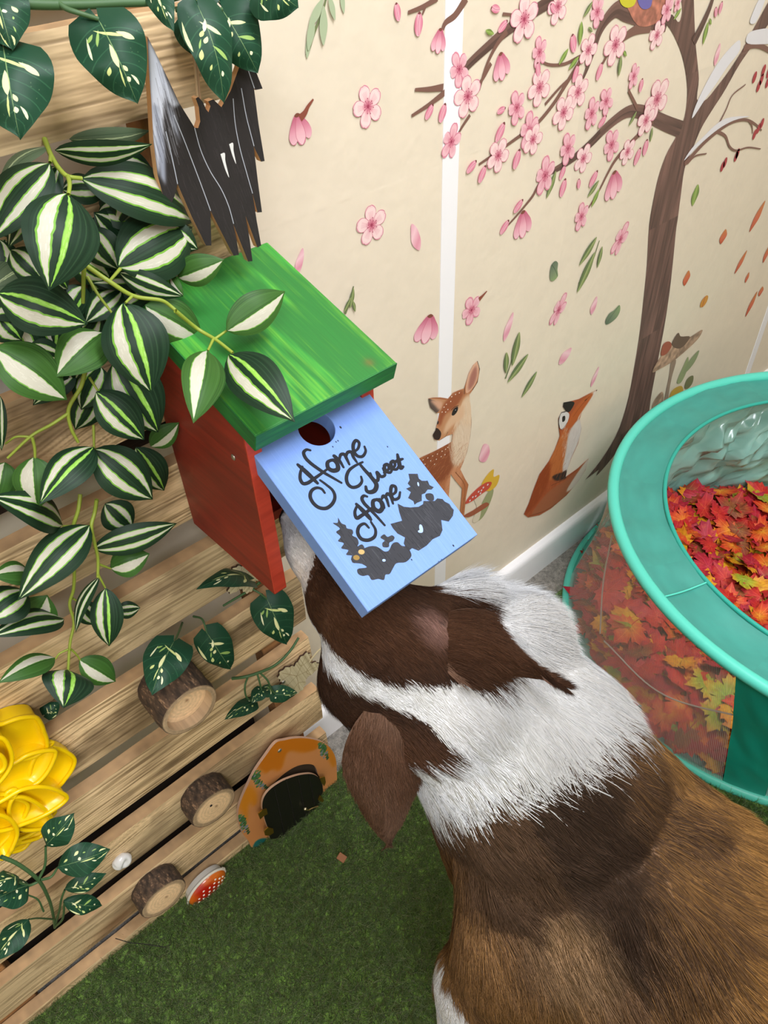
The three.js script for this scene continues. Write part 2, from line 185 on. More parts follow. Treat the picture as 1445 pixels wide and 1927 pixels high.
const PRINT = {
  front: unit(polar(five, 90), (c) => { c.fillStyle = '#e6a3b0'; c.fillRect(-2, -2, 4, 4); for (const a of fiveAngles) petal(c, a, 0.98, 0.47, true); stamens(c, 12, 0.38); }),
  side: unit(polar((a) => five(a) * (0.78 + 0.22 * Math.abs(Math.sin(a + 0.3))), 90), (c) => { c.fillStyle = '#df90a3'; c.fillRect(-2, -2, 4, 4); for (const a of fiveAngles) petal(c, a, 0.95, 0.4, false); stamens(c, 9, 0.3); }),
  bell: unit(smooth([[0, 0.95], [0.26, 0.82], [0.5, 0.5], [0.78, 0.1], [0.92, -0.35], [0.8, -0.7], [0.56, -0.78], [0.4, -0.64], [0.3, -0.88], [0.05, -1], [-0.2, -0.9], [-0.32, -0.68], [-0.5, -0.82], [-0.78, -0.72], [-0.9, -0.35], [-0.75, 0.1], [-0.5, 0.5], [-0.26, 0.82]], true), (c) => { const pe = (pts, a, b) => { const s = smooth(pts, true, 6), g = c.createLinearGradient(0, 0.9, 0, -1); g.addColorStop(0, a); g.addColorStop(0.55, b); g.addColorStop(1, '#efc8cd'); c.fillStyle = g; c.beginPath(); s.forEach(([x, y], i) => (i ? c.lineTo(x, y) : c.moveTo(x, y))); c.fill(); c.strokeStyle = 'rgba(190,92,116,.7)'; c.lineWidth = 0.035; c.stroke(); }; c.fillStyle = '#d68299'; c.fillRect(-2, -2, 4, 4); pe([[-0.15, 0.8], [-0.55, 0.4], [-0.92, -0.3], [-0.7, -0.78], [-0.35, -0.7], [-0.15, 0]], '#b5546f', '#e3a0b0'); pe([[0.15, 0.8], [0.55, 0.4], [0.95, -0.3], [0.72, -0.78], [0.4, -0.66], [0.15, 0]], '#b5546f', '#dd94a6'); pe([[0, 0.75], [-0.26, 0.2], [-0.34, -0.5], [0.02, -1], [0.38, -0.55], [0.28, 0.2]], '#c0607b', '#eab0bb'); c.fillStyle = '#7d4638'; c.beginPath(); c.ellipse(0, 0.9, 0.24, 0.2, 0, 0, 7); c.fill(); }),
  bud: unit(smooth([[0, 1], [0.28, 0.75], [0.5, 0.2], [0.44, -0.4], [0.12, -0.95], [-0.2, -0.9], [-0.48, -0.4], [-0.5, 0.2], [-0.28, 0.75]], true), (c) => { const g = c.createLinearGradient(-0.5, 0, 0.5, 0); g.addColorStop(0, '#c96681'); g.addColorStop(0.45, '#efb9c3'); g.addColorStop(1, '#cf7089'); c.fillStyle = g; c.fillRect(-2, -2, 4, 4); c.strokeStyle = '#b04a69'; c.lineWidth = 0.05; c.beginPath(); c.moveTo(0.1, 0.8); c.quadraticCurveTo(-0.2, 0, 0.05, -0.9); c.stroke(); c.fillStyle = '#7a3f40'; c.beginPath(); c.ellipse(0, 0.98, 0.3, 0.22, 0, 0, 7); c.fill(); }, 128),
  petal: unit(smooth([[0.05, 1], [0.34, 0.6], [0.42, 0], [0.36, -0.55], [0.05, -0.98], [-0.28, -0.6], [-0.4, -0.1], [-0.22, 0.5]], true), (c) => { const g = c.createLinearGradient(-0.5, 0.6, 0.5, -0.6); g.addColorStop(0, '#e2a3b1'); g.addColorStop(0.35, '#efc6cb'); g.addColorStop(0.75, '#dd94a5'); g.addColorStop(1, '#e7b0ba'); c.fillStyle = g; c.fillRect(-2, -2, 4, 4); }, 128),
  leaf: unit(smooth([[0, 1], [0.24, 0.55], [0.34, 0], [0.22, -0.55], [0, -1], [-0.24, -0.55], [-0.33, 0], [-0.24, 0.55]], true), (c) => { const g = c.createLinearGradient(-0.35, 0, 0.35, 0); g.addColorStop(0, '#5a6a44'); g.addColorStop(0.49, '#6f7f4e'); g.addColorStop(0.52, '#95a262'); g.addColorStop(1, '#667448'); c.fillStyle = g; c.fillRect(-2, -2, 4, 4); c.strokeStyle = '#c3c894'; c.lineWidth = 0.03; c.beginPath(); c.moveTo(0, 1); c.lineTo(0, -1); c.stroke(); }, 128),
  fresh: unit(smooth([[0, 1], [0.28, 0.5], [0.36, 0], [0.22, -0.55], [0, -1], [-0.26, -0.5], [-0.35, 0.05], [-0.22, 0.6]], true), (c) => { const g = c.createLinearGradient(-0.35, 0, 0.35, 0); g.addColorStop(0, '#6d8a3c'); g.addColorStop(0.5, '#8fa951'); g.addColorStop(1, '#5d7735'); c.fillStyle = g; c.fillRect(-2, -2, 4, 4); c.strokeStyle = '#b4c57a'; c.lineWidth = 0.03; c.beginPath(); c.moveTo(0, 1); c.lineTo(0, -1); c.stroke(); }, 128),
  broad: unit(smooth([[-0.5, 0.75], [0, 0.95], [0.5, 0.6], [0.55, 0], [0.75, -0.7], [0.1, -0.95], [-0.4, -0.7], [-0.62, 0]], true), (c) => { const g = c.createLinearGradient(-0.5, 0.9, 0.4, -0.9); g.addColorStop(0, '#5d6b56'); g.addColorStop(0.5, '#768468'); g.addColorStop(1, '#8a9e6c'); c.fillStyle = g; c.fillRect(-2, -2, 4, 4); c.strokeStyle = '#3f4f3b'; c.lineWidth = 0.05; c.beginPath(); c.moveTo(-0.5, 0.75); c.quadraticCurveTo(0.2, 0.2, 0.7, -0.7); c.stroke(); }, 128),
  autumn: unit(smooth([[0, 1], [0.2, 0.5], [0.3, 0], [0.2, -0.5], [0, -1], [-0.22, -0.5], [-0.28, 0], [-0.18, 0.55]], true), (c) => { const g = c.createLinearGradient(-0.3, 0.8, 0.3, -0.8); g.addColorStop(0, '#c97c3c'); g.addColorStop(0.6, '#cf6747'); g.addColorStop(1, '#b8512f'); c.fillStyle = g; c.fillRect(-2, -2, 4, 4); }, 128),
  amber: unit(smooth([[0.1, 1], [0.5, 0.6], [0.5, -0.5], [0.1, -1], [-0.45, -0.7], [-0.5, 0.5]], true), (c) => { c.fillStyle = '#cf9038'; c.fillRect(-2, -2, 4, 4); c.fillStyle = '#b5612c'; c.fillRect(-0.15, -1, 0.12, 2); }, 128),
};
const printMesh = (kind, px, py, r, turn, sx, lift) => { const [x, y] = W(px, py), [, y2] = W(px, py - r), k = Math.abs(y2 - y), m = new THREE.Mesh(PRINT[kind][0], PRINT[kind][1]); m.scale.set(k * (sx ?? 1), k, 1); m.rotation.z = turn; m.position.set(x, y, ZB + lift); return m; };
let lay = 0; const lift2 = () => 0.0014 + (lay = (lay + 1) % 23) * 0.00005;

// the tree
const tree = thing('tree_sticker', 'tall wall sticker of a brown tree with pink blossom boughs and a snowy bare limb', 'wall sticker', new V3(W(1230, 600)[0], W(1150, 860)[1], ZB));
const tp = (name, geo, mat, label) => wpart(name, geo, mat, tree, label);
{
  const left = [...WL(c4, [[375, 1500], [470, 1380], [560, 1230], [620, 1050], [660, 850], [692, 650], [715, 450], [735, 250], [750, 0]]), ...WL(c3, [[874, 985], [900, 870], [938, 765], [985, 680], [1025, 590], [1040, 480], [1035, 380], [1012, 270], [965, 160], [925, 95], [960, 70], [1000, 110], [1015, 60], [1005, -40]])];
  const right = [...WL(c3, [[1072, -40], [1076, 100], [1082, 220], [1092, 320], [1098, 400], [1090, 500], [1130, 500], [1190, 430], [1250, 350], [1320, 240], [1345, 190], [1400, 90], [1450, 0], [1490, -60], [1520, -20], [1445, 120], [1360, 235], [1295, 330], [1225, 455], [1170, 540], [1110, 640], [1060, 760], [1030, 830], [1010, 960], [992, 1100]]), ...WL(c4, [[908, 20], [890, 200], [868, 400], [838, 600], [800, 800], [762, 1000], [735, 1150], [700, 1200], [640, 1270], [580, 1350], [568, 1330], [510, 1400], [440, 1475], [455, 1440]])];
  tp('trunk', flat([...smooth(left, false, 3), ...smooth(right, false, 3)], 0.0008), barkM);
  const px = 0.00115; // one pixel of the photograph on this wall, in metres, for stroke widths
  let bn = 0; const br = (conv, pts, a, b, m = barkM, l = 0.0009 + 0.00003 * bn++) => tp('branch', ribbon(WL(conv, pts), a * px, b * px, l), m);
  br(c3, [[1010, 645], [940, 618], [880, 590], [800, 555], [740, 558], [650, 622], [560, 712], [480, 782], [400, 835], [350, 862]], 22, 7);
  br(c3, [[350, 862], [300, 920], [270, 975], [235, 1020], [180, 1085], [110, 1160]], 6, 2.5, twigM);
  br(c3, [[870, 600], [800, 670], [740, 730], [680, 800], [640, 870], [600, 950], [545, 1040]], 9, 3, twigM);
  br(c3, [[945, 100], [860, 90], [740, 60], [690, 45], [640, 90], [600, 160], [575, 240], [540, 340], [520, 390]], 26, 4);
  br(c3, [[860, 130], [780, 150], [720, 190], [650, 260], [600, 350]], 14, 3, twigM);
  br(c3, [[520, 280], [440, 410], [370, 520], [280, 625], [200, 680], [130, 730], [0, 820]], 7, 3, twigM);
  br(c3, [[330, 520], [400, 440], [440, 400]], 4, 3, twigM); br(c3, [[505, 280], [420, 320], [330, 315], [310, 290]], 4, 2.5, twigM);
  br(c3, [[400, -20], [300, 40], [140, 150], [40, 235], [-60, 330], [-130, 420]], 14, 8); br(c1, [[1030, 450], [960, 505], [900, 550], [815, 605]], 7, 3, twigM);
  br(c3, [[140, 155], [90, 220], [40, 320], [0, 450]], 6, 3, twigM); br(c1, [[1230, 330], [1180, 420], [1140, 460]], 5, 3, twigM); br(c1, [[1120, 600], [1080, 660], [1060, 695]], 4, 3, twigM);
  br(c1, [[980, 455], [910, 465], [832, 468]], 7, 3, twigM); br(c1, [[1100, -10], [1040, 80], [990, 120], [975, 155]], 8, 4, twigM); br(c1, [[950, -10], [870, 35], [795, 65]], 5, 3, twigM); br(c1, [[890, 20], [880, 50], [870, 75]], 3, 2, twigM); br(c1, [[1290, 72], [1340, 75], [1390, 72]], 3, 2, twigM);
  br(c3, [[1070, 210], [1110, 130], [1150, 40], [1170, -20]], 16, 7); br(c3, [[1025, 820], [1060, 780], [1120, 715], [1190, 655], [1260, 610], [1330, 597], [1380, 620], [1410, 650]], 9, 2.5, twigM);
  br(c3, [[1190, 655], [1230, 680], [1250, 730], [1280, 750], [1340, 735], [1405, 742]], 5, 2, twigM); br(c3, [[1200, 610], [1235, 540], [1260, 480], [1330, 420]], 4, 2, twigM); br(c3, [[1040, 815], [1075, 780], [1135, 765]], 4, 2, twigM); br(c3, [[1320, 240], [1380, 225], [1445, 250], [1500, 300]], 9, 5, twigM); br(c3, [[745, 450], [770, 500], [790, 540]], 4, 5, twigM); br(c3, [[1345, 600], [1362, 630], [1365, 665]], 3, 2, twigM);
  const sn = (pts) => tp('snow_patch', flat(smooth(WL(c3, pts), true, 4), 0.0016), snowM, 'white snow lying on the bare limb');
  sn([[1330, 205], [1340, 170], [1400, 145], [1460, 150], [1470, 205], [1400, 220]]); sn([[1300, 250], [1240, 330], [1180, 420], [1130, 490], [1062, 590], [1068, 560], [1100, 480], [1180, 330], [1250, 240], [1300, 200]]); sn([[1350, 110], [1370, 50], [1400, -10], [1430, -20], [1380, 110]]);
  sn([[1022, 800], [1060, 740], [1120, 680], [1170, 630], [1230, 590], [1350, 580], [1270, 600], [1190, 645], [1090, 730]]);
  for (const [x, y] of [[1228, 810], [1283, 780], [1375, 385], [1410, 395], [1420, 350], [1395, 430], [1445, 360], [1440, 410], [1375, 670], [1395, 640], [1412, 615], [1215, 830], [1290, 765]]) { const [a, b] = W(...c3(x, y)); tp('berry', flat(polar((t) => 0.0075, 14).map(([p, q]) => [p * 0.8 + a, q * 1.3 + b]), 0.0015), berryM); }
  tp('nest', flat(smooth(WL(c3, [[700, -20], [740, 40], [770, 100], [800, 130], [850, 128], [900, 100], [930, 40], [950, -20]]), true, 4), 0.0013), nestM, 'woven brown bird nest');
  tp('bird', flat(smooth(WL(c3, [[700, -25], [705, 15], [740, 38], [775, 20], [785, -30]]), true, 4), 0.0017), printM(null, { color: 0xc9c02e }), 'yellow bird in the nest'); tp('bird', flat(smooth(WL(c3, [[788, -30], [795, 20], [820, 45], [855, 30], [862, -25]]), true, 4), 0.0018), printM(null, { color: 0x6a63a5 }), 'blue bird in the nest');
  const BL = [[746, 22, 19, 'bud', 0.2], [786, 45, 24, 'bud', -0.1], [824, 76, 25, 'bell', -0.2], [862, 130, 39, 'side', 0.5], [878, 181, 42, 'front', 0.2], [806, 210, 17, 'bud', -0.7], [831, 212, 19, 'bud', -0.4], [847, 266, 36, 'side', -0.3], [930, 16, 16, 'bud', 1.3], [944, 49, 17, 'bud', -1], [984, 36, 48, 'front', 0.1], [941, 124, 29, 'bell', 0.2], [970, 202, 36, 'side', 0.4], [941, 207, 13, 'bud', -1.4], [939, 248, 20, 'bud', -0.6], [935, 292, 33, 'front', 0.7], [993, 245, 38, 'side', 0.1], [885, 313, 16, 'bud', -1], [905, 327, 17, 'bud', -0.5], [970, 299, 19, 'bud', -0.3], [1000, 262, 30, 'front', 0.9], [973, 387, 15, 'bud', -0.9], [948, 427, 15, 'bud', -0.8], [982, 421, 27, 'bell', 0.1], [1048, 12, 36, 'front', 0.3], [1122, 22, 34, 'side', 0.6], [1077, 81, 20, 'bud', 0.4], [1013, 98, 33, 'side', 0.3], [1105, 94, 31, 'front', 0.9], [1156, 84, 40, 'front', 0.4], [1234, 66, 28, 'front', 0.2], [1253, 18, 30, 'side', 0.2], [1126, 134, 17, 'bud', -0.3], [1013, 164, 37, 'front', 0.5], [1081, 138, 17, 'bud', -0.3], [1085, 173, 34, 'front', 0.1], [1058, 211, 34, 'front', 0.6], [1111, 213, 32, 'side', 0.2], [1138, 190, 30, 'side', 0.7], [1190, 143, 25, 'side', 0.2], [1204, 160, 13, 'bud', 0], [1234, 186, 40, 'front', 0.5], [1213, 226, 29, 'front', 0.1], [1131, 228, 14, 'bud', -0.9], [1066, 279, 33, 'side', 0.4], [1096, 298, 27, 'front', 0.8], [1024, 330, 38, 'side', 0.1], [1057, 324, 14, 'bud', -0.4], [1058, 353, 17, 'bud', -0.2], [1149, 272, 33, 'side', 0.6], [1179, 285, 24, 'front', 0.4], [1198, 294, 16, 'bud', -0.3], [1213, 277, 15, 'bud', 0], [1153, 347, 28, 'bell', 0.2], [1115, 336, 16, 'bud', -0.6], [1092, 407, 27, 'side', 0.2], [1354, 14, 12, 'bud', 0], [1345, 22, 11, 'bud', 0.5], [1273, 5, 18, 'side', 0.1], [1010, 130, 15, 'bud', 0.3], [1087, 345, 10, 'bud', 0.2], [1038, 15, 14, 'bud', 0.8]];
  for (const [x, y, r, k, t] of BL) { const m = printMesh(k, x, y, r, t, k === 'side' ? 0.85 : 1, lift2() + 0.0002); m.name = k === 'bud' ? 'bud' : 'blossom'; m.position.sub(tree.position); tree.add(m); }
  for (const [x, y, r, t] of [[919, 60, 15, 1.2], [1104, 17, 18, -0.8], [1058, 106, 18, -0.8], [1077, 118, 17, -1], [1090, 62, 22, 0.1], [1164, 123, 19, 0.1], [1036, 347, 24, -0.4], [1115, 355, 18, -0.9], [1119, 372, 16, -0.5], [1189, 223, 14, -0.7], [1224, 253, 13, 0.1], [1273, 26, 14, -0.9], [1326, 62, 20, 0], [1335, 40, 9, 0.8], [1174, 100, 10, 0.9], [1109, 55, 10, 1]]) { const m = printMesh(y % 2 ? 'leaf' : 'fresh', x, y, r, t, 1, lift2()); m.name = 'leaf'; m.position.sub(tree.position); tree.add(m); }
  shade(tree);
}
// loose blossoms, petals and leaves, each a sticker of its own
function sticker(name, label, kind, x, y, r, turn, sx, cat = 'wall sticker') { const m = printMesh(kind, x, y, r, turn, sx, 0.0013); return tag(m, name, label, cat); }
function stemmed(name, label, kind, x, y, r, turn, stem) { const [a, b] = W(x, y), t = thing(name, label, 'wall sticker', new V3(a, b, ZB)); const m = printMesh(kind, x, y, r, turn, 1, 0.0013); m.name = 'blossom'; m.position.sub(t.position); t.add(m); wpart('stem', ribbon(stem.map((p) => W(...p)), 0.008, 0.002, 0.0015), printM(null, { color: 0x8a4a3a }), t); return shade(t); }
stemmed('blossom_sticker', 'pink hanging blossom sticker with a red-brown stem beside the black wooden cutout', 'bell', 562, 242, 33, 0.1, [[563, 222], [572, 212], [578, 200], [588, 186]]);
sticker('blossom_sticker', 'open five-petal pink blossom sticker highest on the plain wall left of the strip', 'front', 691, 200, 44, 0.3, 0.95);
sticker('blossom_sticker', 'open five-petal pink blossom sticker just above the birdhouse roof with a curled petal beside it', 'front', 698, 423, 39, 0.05);
sticker('petal_sticker', 'curled deep pink petal sticker left of the white strip beside an open blossom', 'petal', 780, 447, 30, 0.35, 0.9);
sticker('petal_sticker', 'pink petal sticker partly behind the green roof edge', 'petal', 562, 492, 26, -0.4, 0.8);
sticker('blossom_sticker', 'drooping pink blossom sticker just left of the strip above the fawn', 'bell', 803, 618, 27, -0.3, 1.2);
stemmed('blossom_sticker', 'pink blossom sticker with a thin dark stem just right of the strip', 'side', 886, 583, 28, 0.4, [[900, 563], [906, 557], [915, 547]]);
sticker('petal_sticker', 'narrow pale pink petal sticker above the three-leaf sprig', 'petal', 955, 615, 25, -0.35, 0.75);
sticker('blossom_sticker', 'sideways pink blossom sticker below the two-leaf sprig', 'side', 1050, 583, 30, -0.5, 0.62);
sticker('petal_sticker', 'small cupped pink petal sticker right of the sideways blossom', 'petal', 1116, 575, 15, -0.2, 1.2);
sticker('blossom_sticker', 'pink blossom sticker falling alone beside the tree trunk', 'side', 1166, 450, 31, -0.5, 0.7);
sticker('petal_sticker', 'round pink petal sticker midway between the sprig and the trunk', 'petal', 1062, 669, 16, -1, 1.5);
sticker('petal_sticker', 'slim pink petal sticker just above the nose of the fox', 'petal', 1118, 709, 16, -0.35, 0.75);
sticker('petal_sticker', 'pale pink petal sticker beside the chest of the fawn', 'petal', 910, 853, 18, 0.2, 1.5);
sticker('petal_sticker', 'pale pink petal sticker between the trunk and the snowy limb', 'petal', 1348, 103, 20, 0, 1);
sticker('leaf_sticker', 'broad grey-green leaf sticker left of the two-leaf sprig', 'broad', 1041, 510, 19, 0, 0.9);
sticker('leaf_sticker', 'broad grey-green leaf sticker close to the trunk', 'broad', 1152, 594, 19, 1.6, 0.9);
sticker('leaf_sticker', 'single slanting green leaf sticker below the three-leaf sprig', 'leaf', 995, 723, 22, -0.75, 0.9);
sticker('leaf_sticker', 'light green leaf sticker right of the trunk', 'fresh', 1307, 367, 18, 0, 1.6);
function sprig(label, leaves, stem) { const [a, b] = W(leaves[0][0], leaves[0][1]), t = thing('leaf_sprig_sticker', label, 'wall sticker', new V3(a, b, ZB)); for (const [x, y, r, turn, k] of leaves) { const m = printMesh(k ?? 'leaf', x, y, r, turn, 0.9, lift2()); m.name = 'leaf'; m.position.sub(t.position); t.add(m); } if (stem) wpart('stem', ribbon(stem.map((p) => W(...p)), 0.004, 0.002, 0.0012), printM(null, { color: 0x6f7a52 }), t); return shade(t); }
sprig('two-leaf olive sprig sticker with a small third leaf, under the blossom boughs', [[1105, 472, 27, -0.8], [1101, 512, 34, -0.5], [1127, 483, 18, -0.1]], [[1088, 533], [1112, 495], [1127, 452]]);
sprig('three-leaf olive sprig sticker right of the white strip', [[969, 656, 29, -0.15], [951, 682, 20, 0.1], [973, 692, 27, -0.95]], [[950, 712], [958, 690], [963, 672]]);
sprig('small faded grey sprig sticker just above the green roof', [[660, 560, 18, -0.3], [652, 572, 14, -0.7], [664, 575, 12, 0.2]], [[648, 590], [658, 565], [664, 538]]);
sprig('pale green willow sprig sticker at the top of the wall', [[592, 25, 36, -0.75, 'leaf'], [606, 48, 38, -0.12, 'leaf'], [582, 62, 34, -0.35, 'leaf'], [622, 14, 26, 0.25, 'leaf'], [578, 88, 22, -0.25, 'leaf'], [643, 4, 22, 0.1, 'leaf']], [[576, 104], [590, 60], [606, 20], [616, -20]]).traverse((m) => { if (m.isMesh && m.name === 'leaf') m.material = PRINT.pale ??= printM(null, { color: 0xa9b795 }); });
for (const [x, y, r, t, sx, k, l] of [[1424, 407, 34, -0.5, 0.75, 'autumn', 'long orange leaf sticker highest in the falling autumn leaves'], [1360, 445, 16, -0.1, 1.8, 'autumn', 'squarish orange leaf sticker nearest the trunk, level with the falling blossom'], [1393, 493, 25, -0.55, 0.7, 'autumn', 'slanting ochre-orange leaf sticker in the middle of the autumn leaves'], [1291, 523, 17, 0, 1.5, 'autumn', 'rusty orange leaf sticker closest to the trunk'], [1324, 567, 12, 0, 1.1, 'amber', 'amber yellow leaf sticker near the trunk'], [1405, 522, 11, -0.1, 1.2, 'autumn', 'tiny orange leaf sticker right of the ochre slanting one'], [1431, 548, 10, 0, 1.8, 'autumn', 'tiny squarish orange leaf sticker near the right wall strip'], [1413, 572, 25, -0.35, 0.7, 'autumn', 'lowest long orange leaf sticker beside the right wall strip'], [1441, 478, 18, -0.1, 1, 'autumn', 'orange leaf sticker at the right edge of the picture']]) sticker('leaf_sticker', l, k, x, y, r * 0.72, t, sx * 1.7);

// printed animals and plants: outline plus a print drawn over its own bounds
function printed(name, label, outline, draw, pad = 0.004, lift = 0.0016) {
  const [x0, y0, x1, y1] = bbox(outline), w = x1 - x0 + 2 * pad, h = y1 - y0 + 2 * pad, k = Math.min(1100 / Math.max(w, h), 3200), cw = Math.ceil(w * k), ch = Math.ceil(h * k);
  const t = cvTex(cw, ch, (c) => { const P = (p) => [(p[0] - x0 + pad) * k, (y1 + pad - p[1]) * k]; draw(c, P, k); });
  const g = flat(outline, lift, (x, y) => [(x - x0 + pad) / w, (y - y0 + pad) / h]); const cx = (x0 + x1) / 2; g.translate(-cx, -y0, -ZB); const m = new THREE.Mesh(g, printM(t)); m.position.set(cx, y0, ZB); return tag(m, name, label, 'wall sticker');
}
function brushes(conv) { return (c, P) => { const path = (pts, closed = true) => { const s = smooth(WL(conv, pts), closed, 6).map(P); c.beginPath(); s.forEach(([x, y], i) => (i ? c.lineTo(x, y) : c.moveTo(x, y))); if (closed) c.closePath(); };
  return { fill: (pts, col) => { path(pts); c.fillStyle = col; c.fill(); }, soft: (pts, col, blur) => { c.save(); c.filter = 'blur(' + blur + 'px)'; path(pts); c.fillStyle = col; c.fill(); c.restore(); }, line: (pts, col, w) => { path(pts, false); c.strokeStyle = col; c.lineWidth = w; c.lineCap = 'round'; c.stroke(); }, dots: (list, col, r) => { c.fillStyle = col; for (const [x, y] of list) { const p = P(W(...conv(x, y))); c.beginPath(); c.arc(p[0], p[1], r, 0, 7); c.fill(); } },
    fur: (pts, n, dx, dy, cols, w, sd) => { const b = bbox(pts); c.save(); path(pts); c.clip(); for (let i = 0; i < n; i++) { const x = b[0] + h2(i, sd) * (b[2] - b[0]), y = b[1] + h2(i, sd + 1) * (b[3] - b[1]), p = P(W(...conv(x, y))), q = P(W(...conv(x + dx * (0.5 + h2(i, sd + 2)), y + dy * (0.5 + h2(i, sd + 3))))); c.strokeStyle = cols[i % cols.length]; c.lineWidth = w; c.beginPath(); c.moveTo(...p); c.lineTo(...q); c.stroke(); } c.restore(); } }; }; }
{
  const head = [[645, 862], [620, 870], [585, 885], [560, 915], [520, 908], [480, 910], [457, 915], [468, 962], [500, 992], [515, 990], [505, 1040], [495, 1080], [480, 1105], [490, 1130], [515, 1135], [552, 1112], [578, 1092]];
  const outline = [[715, 718], [727, 760], [715, 830], [690, 870], [672, 895], [680, 960], [684, 1040], [678, 1110], [662, 1190], [640, 1250], [625, 1285], [650, 1335], [668, 1365], [655, 1430], [645, 1530], [622, 1535], [630, 1440], [634, 1385], [600, 1345], [575, 1310], [565, 1420], [570, 1540], [430, 1560], [330, 1480], [320, 1330], [360, 1260], [420, 1222], [490, 1190], [545, 1160], [580, 1140], [585, 1100], ...head.slice(0, -1).reverse(), [655, 830], [670, 780], [692, 740]];
  printed('fawn_sticker', 'wall sticker of a spotted brown fawn looking down, half hidden by the blue board', WL(cd, outline), (c, P) => {
    const b = brushes(cd)(c, P); c.fillStyle = '#b17048'; c.fillRect(0, 0, 2000, 2000);
    b.soft([[330, 1300], [500, 1180], [600, 1140], [620, 1200], [560, 1330], [400, 1360]], '#8a4d30', 14); b.soft([[560, 1330], [600, 1260], [640, 1260], [575, 1560], [520, 1560]], '#c98d66', 12);
    b.soft([[590, 1090], [660, 1000], [690, 1000], [690, 1100], [650, 1230], [600, 1270], [580, 1200]], '#ddc6ab', 12); b.soft([[655, 900], [690, 900], [690, 1050], [640, 1050], [620, 1040], [600, 1070], [570, 1070]], '#e0c2a2', 12);
    b.fur([[330, 1140], [690, 1140], [690, 1540], [330, 1540]], 700, -14, 20, ['#9b5c3a', '#c4875e', '#7d4429', '#b97a52'], 1.6, 11); b.fur([[560, 1060], [690, 900], [690, 1240], [590, 1260]], 300, 4, 26, ['#e9d8c2', '#cdb296', '#d8c1a6'], 1.4, 21);
    b.fill(head, '#c08a62'); b.soft([[560, 915], [620, 870], [645, 880], [600, 960], [545, 1000], [520, 1060], [508, 1050], [520, 980]], '#9a5534', 9); b.soft([[600, 975], [640, 950], [640, 1010], [580, 1060], [540, 1100], [545, 1060]], '#dbb491', 9);
    b.fill([[498, 1070], [482, 1104], [492, 1128], [515, 1128], [525, 1100], [515, 1078]], '#2f2422'); b.line([[520, 1132], [548, 1112], [560, 1090]], '#3a2a25', 3);
    b.fill([[580, 1000], [590, 970], [612, 958], [610, 980], [592, 1002]], '#231d1e'); b.line([[578, 975], [595, 960], [614, 952]], '#2b1f1c', 4); b.dots([[600, 975]], '#e8e8ee', 2.5); b.fill([[497, 1032], [512, 1034], [508, 1050]], '#2a2020');
    b.fill([[455, 915], [475, 920], [500, 930], [522, 965], [500, 990], [470, 962]], '#5a4a44'); b.soft([[470, 925], [530, 935], [520, 975], [490, 950]], '#d2a184', 6); b.line([[457, 914], [490, 912], [550, 918]], '#a4623f', 6);
    b.fill([[715, 722], [722, 765], [708, 830], [680, 872], [656, 886], [664, 800], [690, 745]], '#d9a98b'); b.soft([[705, 745], [712, 790], [690, 850], [668, 870], [676, 800]], '#a86f60', 7); b.line([[716, 720], [726, 765], [714, 830], [690, 868]], '#2c2321', 6); b.line([[646, 890], [648, 850], [664, 792], [690, 742]], '#4a3128', 4);
    b.dots([[540, 960], [552, 945], [560, 972], [580, 905], [600, 893], [548, 985], [530, 985], [620, 885], [575, 930], [430, 1235], [455, 1225], [480, 1215], [505, 1205], [530, 1190], [548, 1180], [470, 1240], [500, 1232], [525, 1218], [440, 1258], [545, 1208], [415, 1250], [560, 1170], [490, 1258]], '#f2e6d8', 3.6);
    b.line([[600, 1300], [640, 1350], [650, 1380], [635, 1520]], '#8d5637', 5); b.line([[684, 1000], [678, 1110], [655, 1210], [630, 1275]], '#8f6a54', 2.5);
  });
}
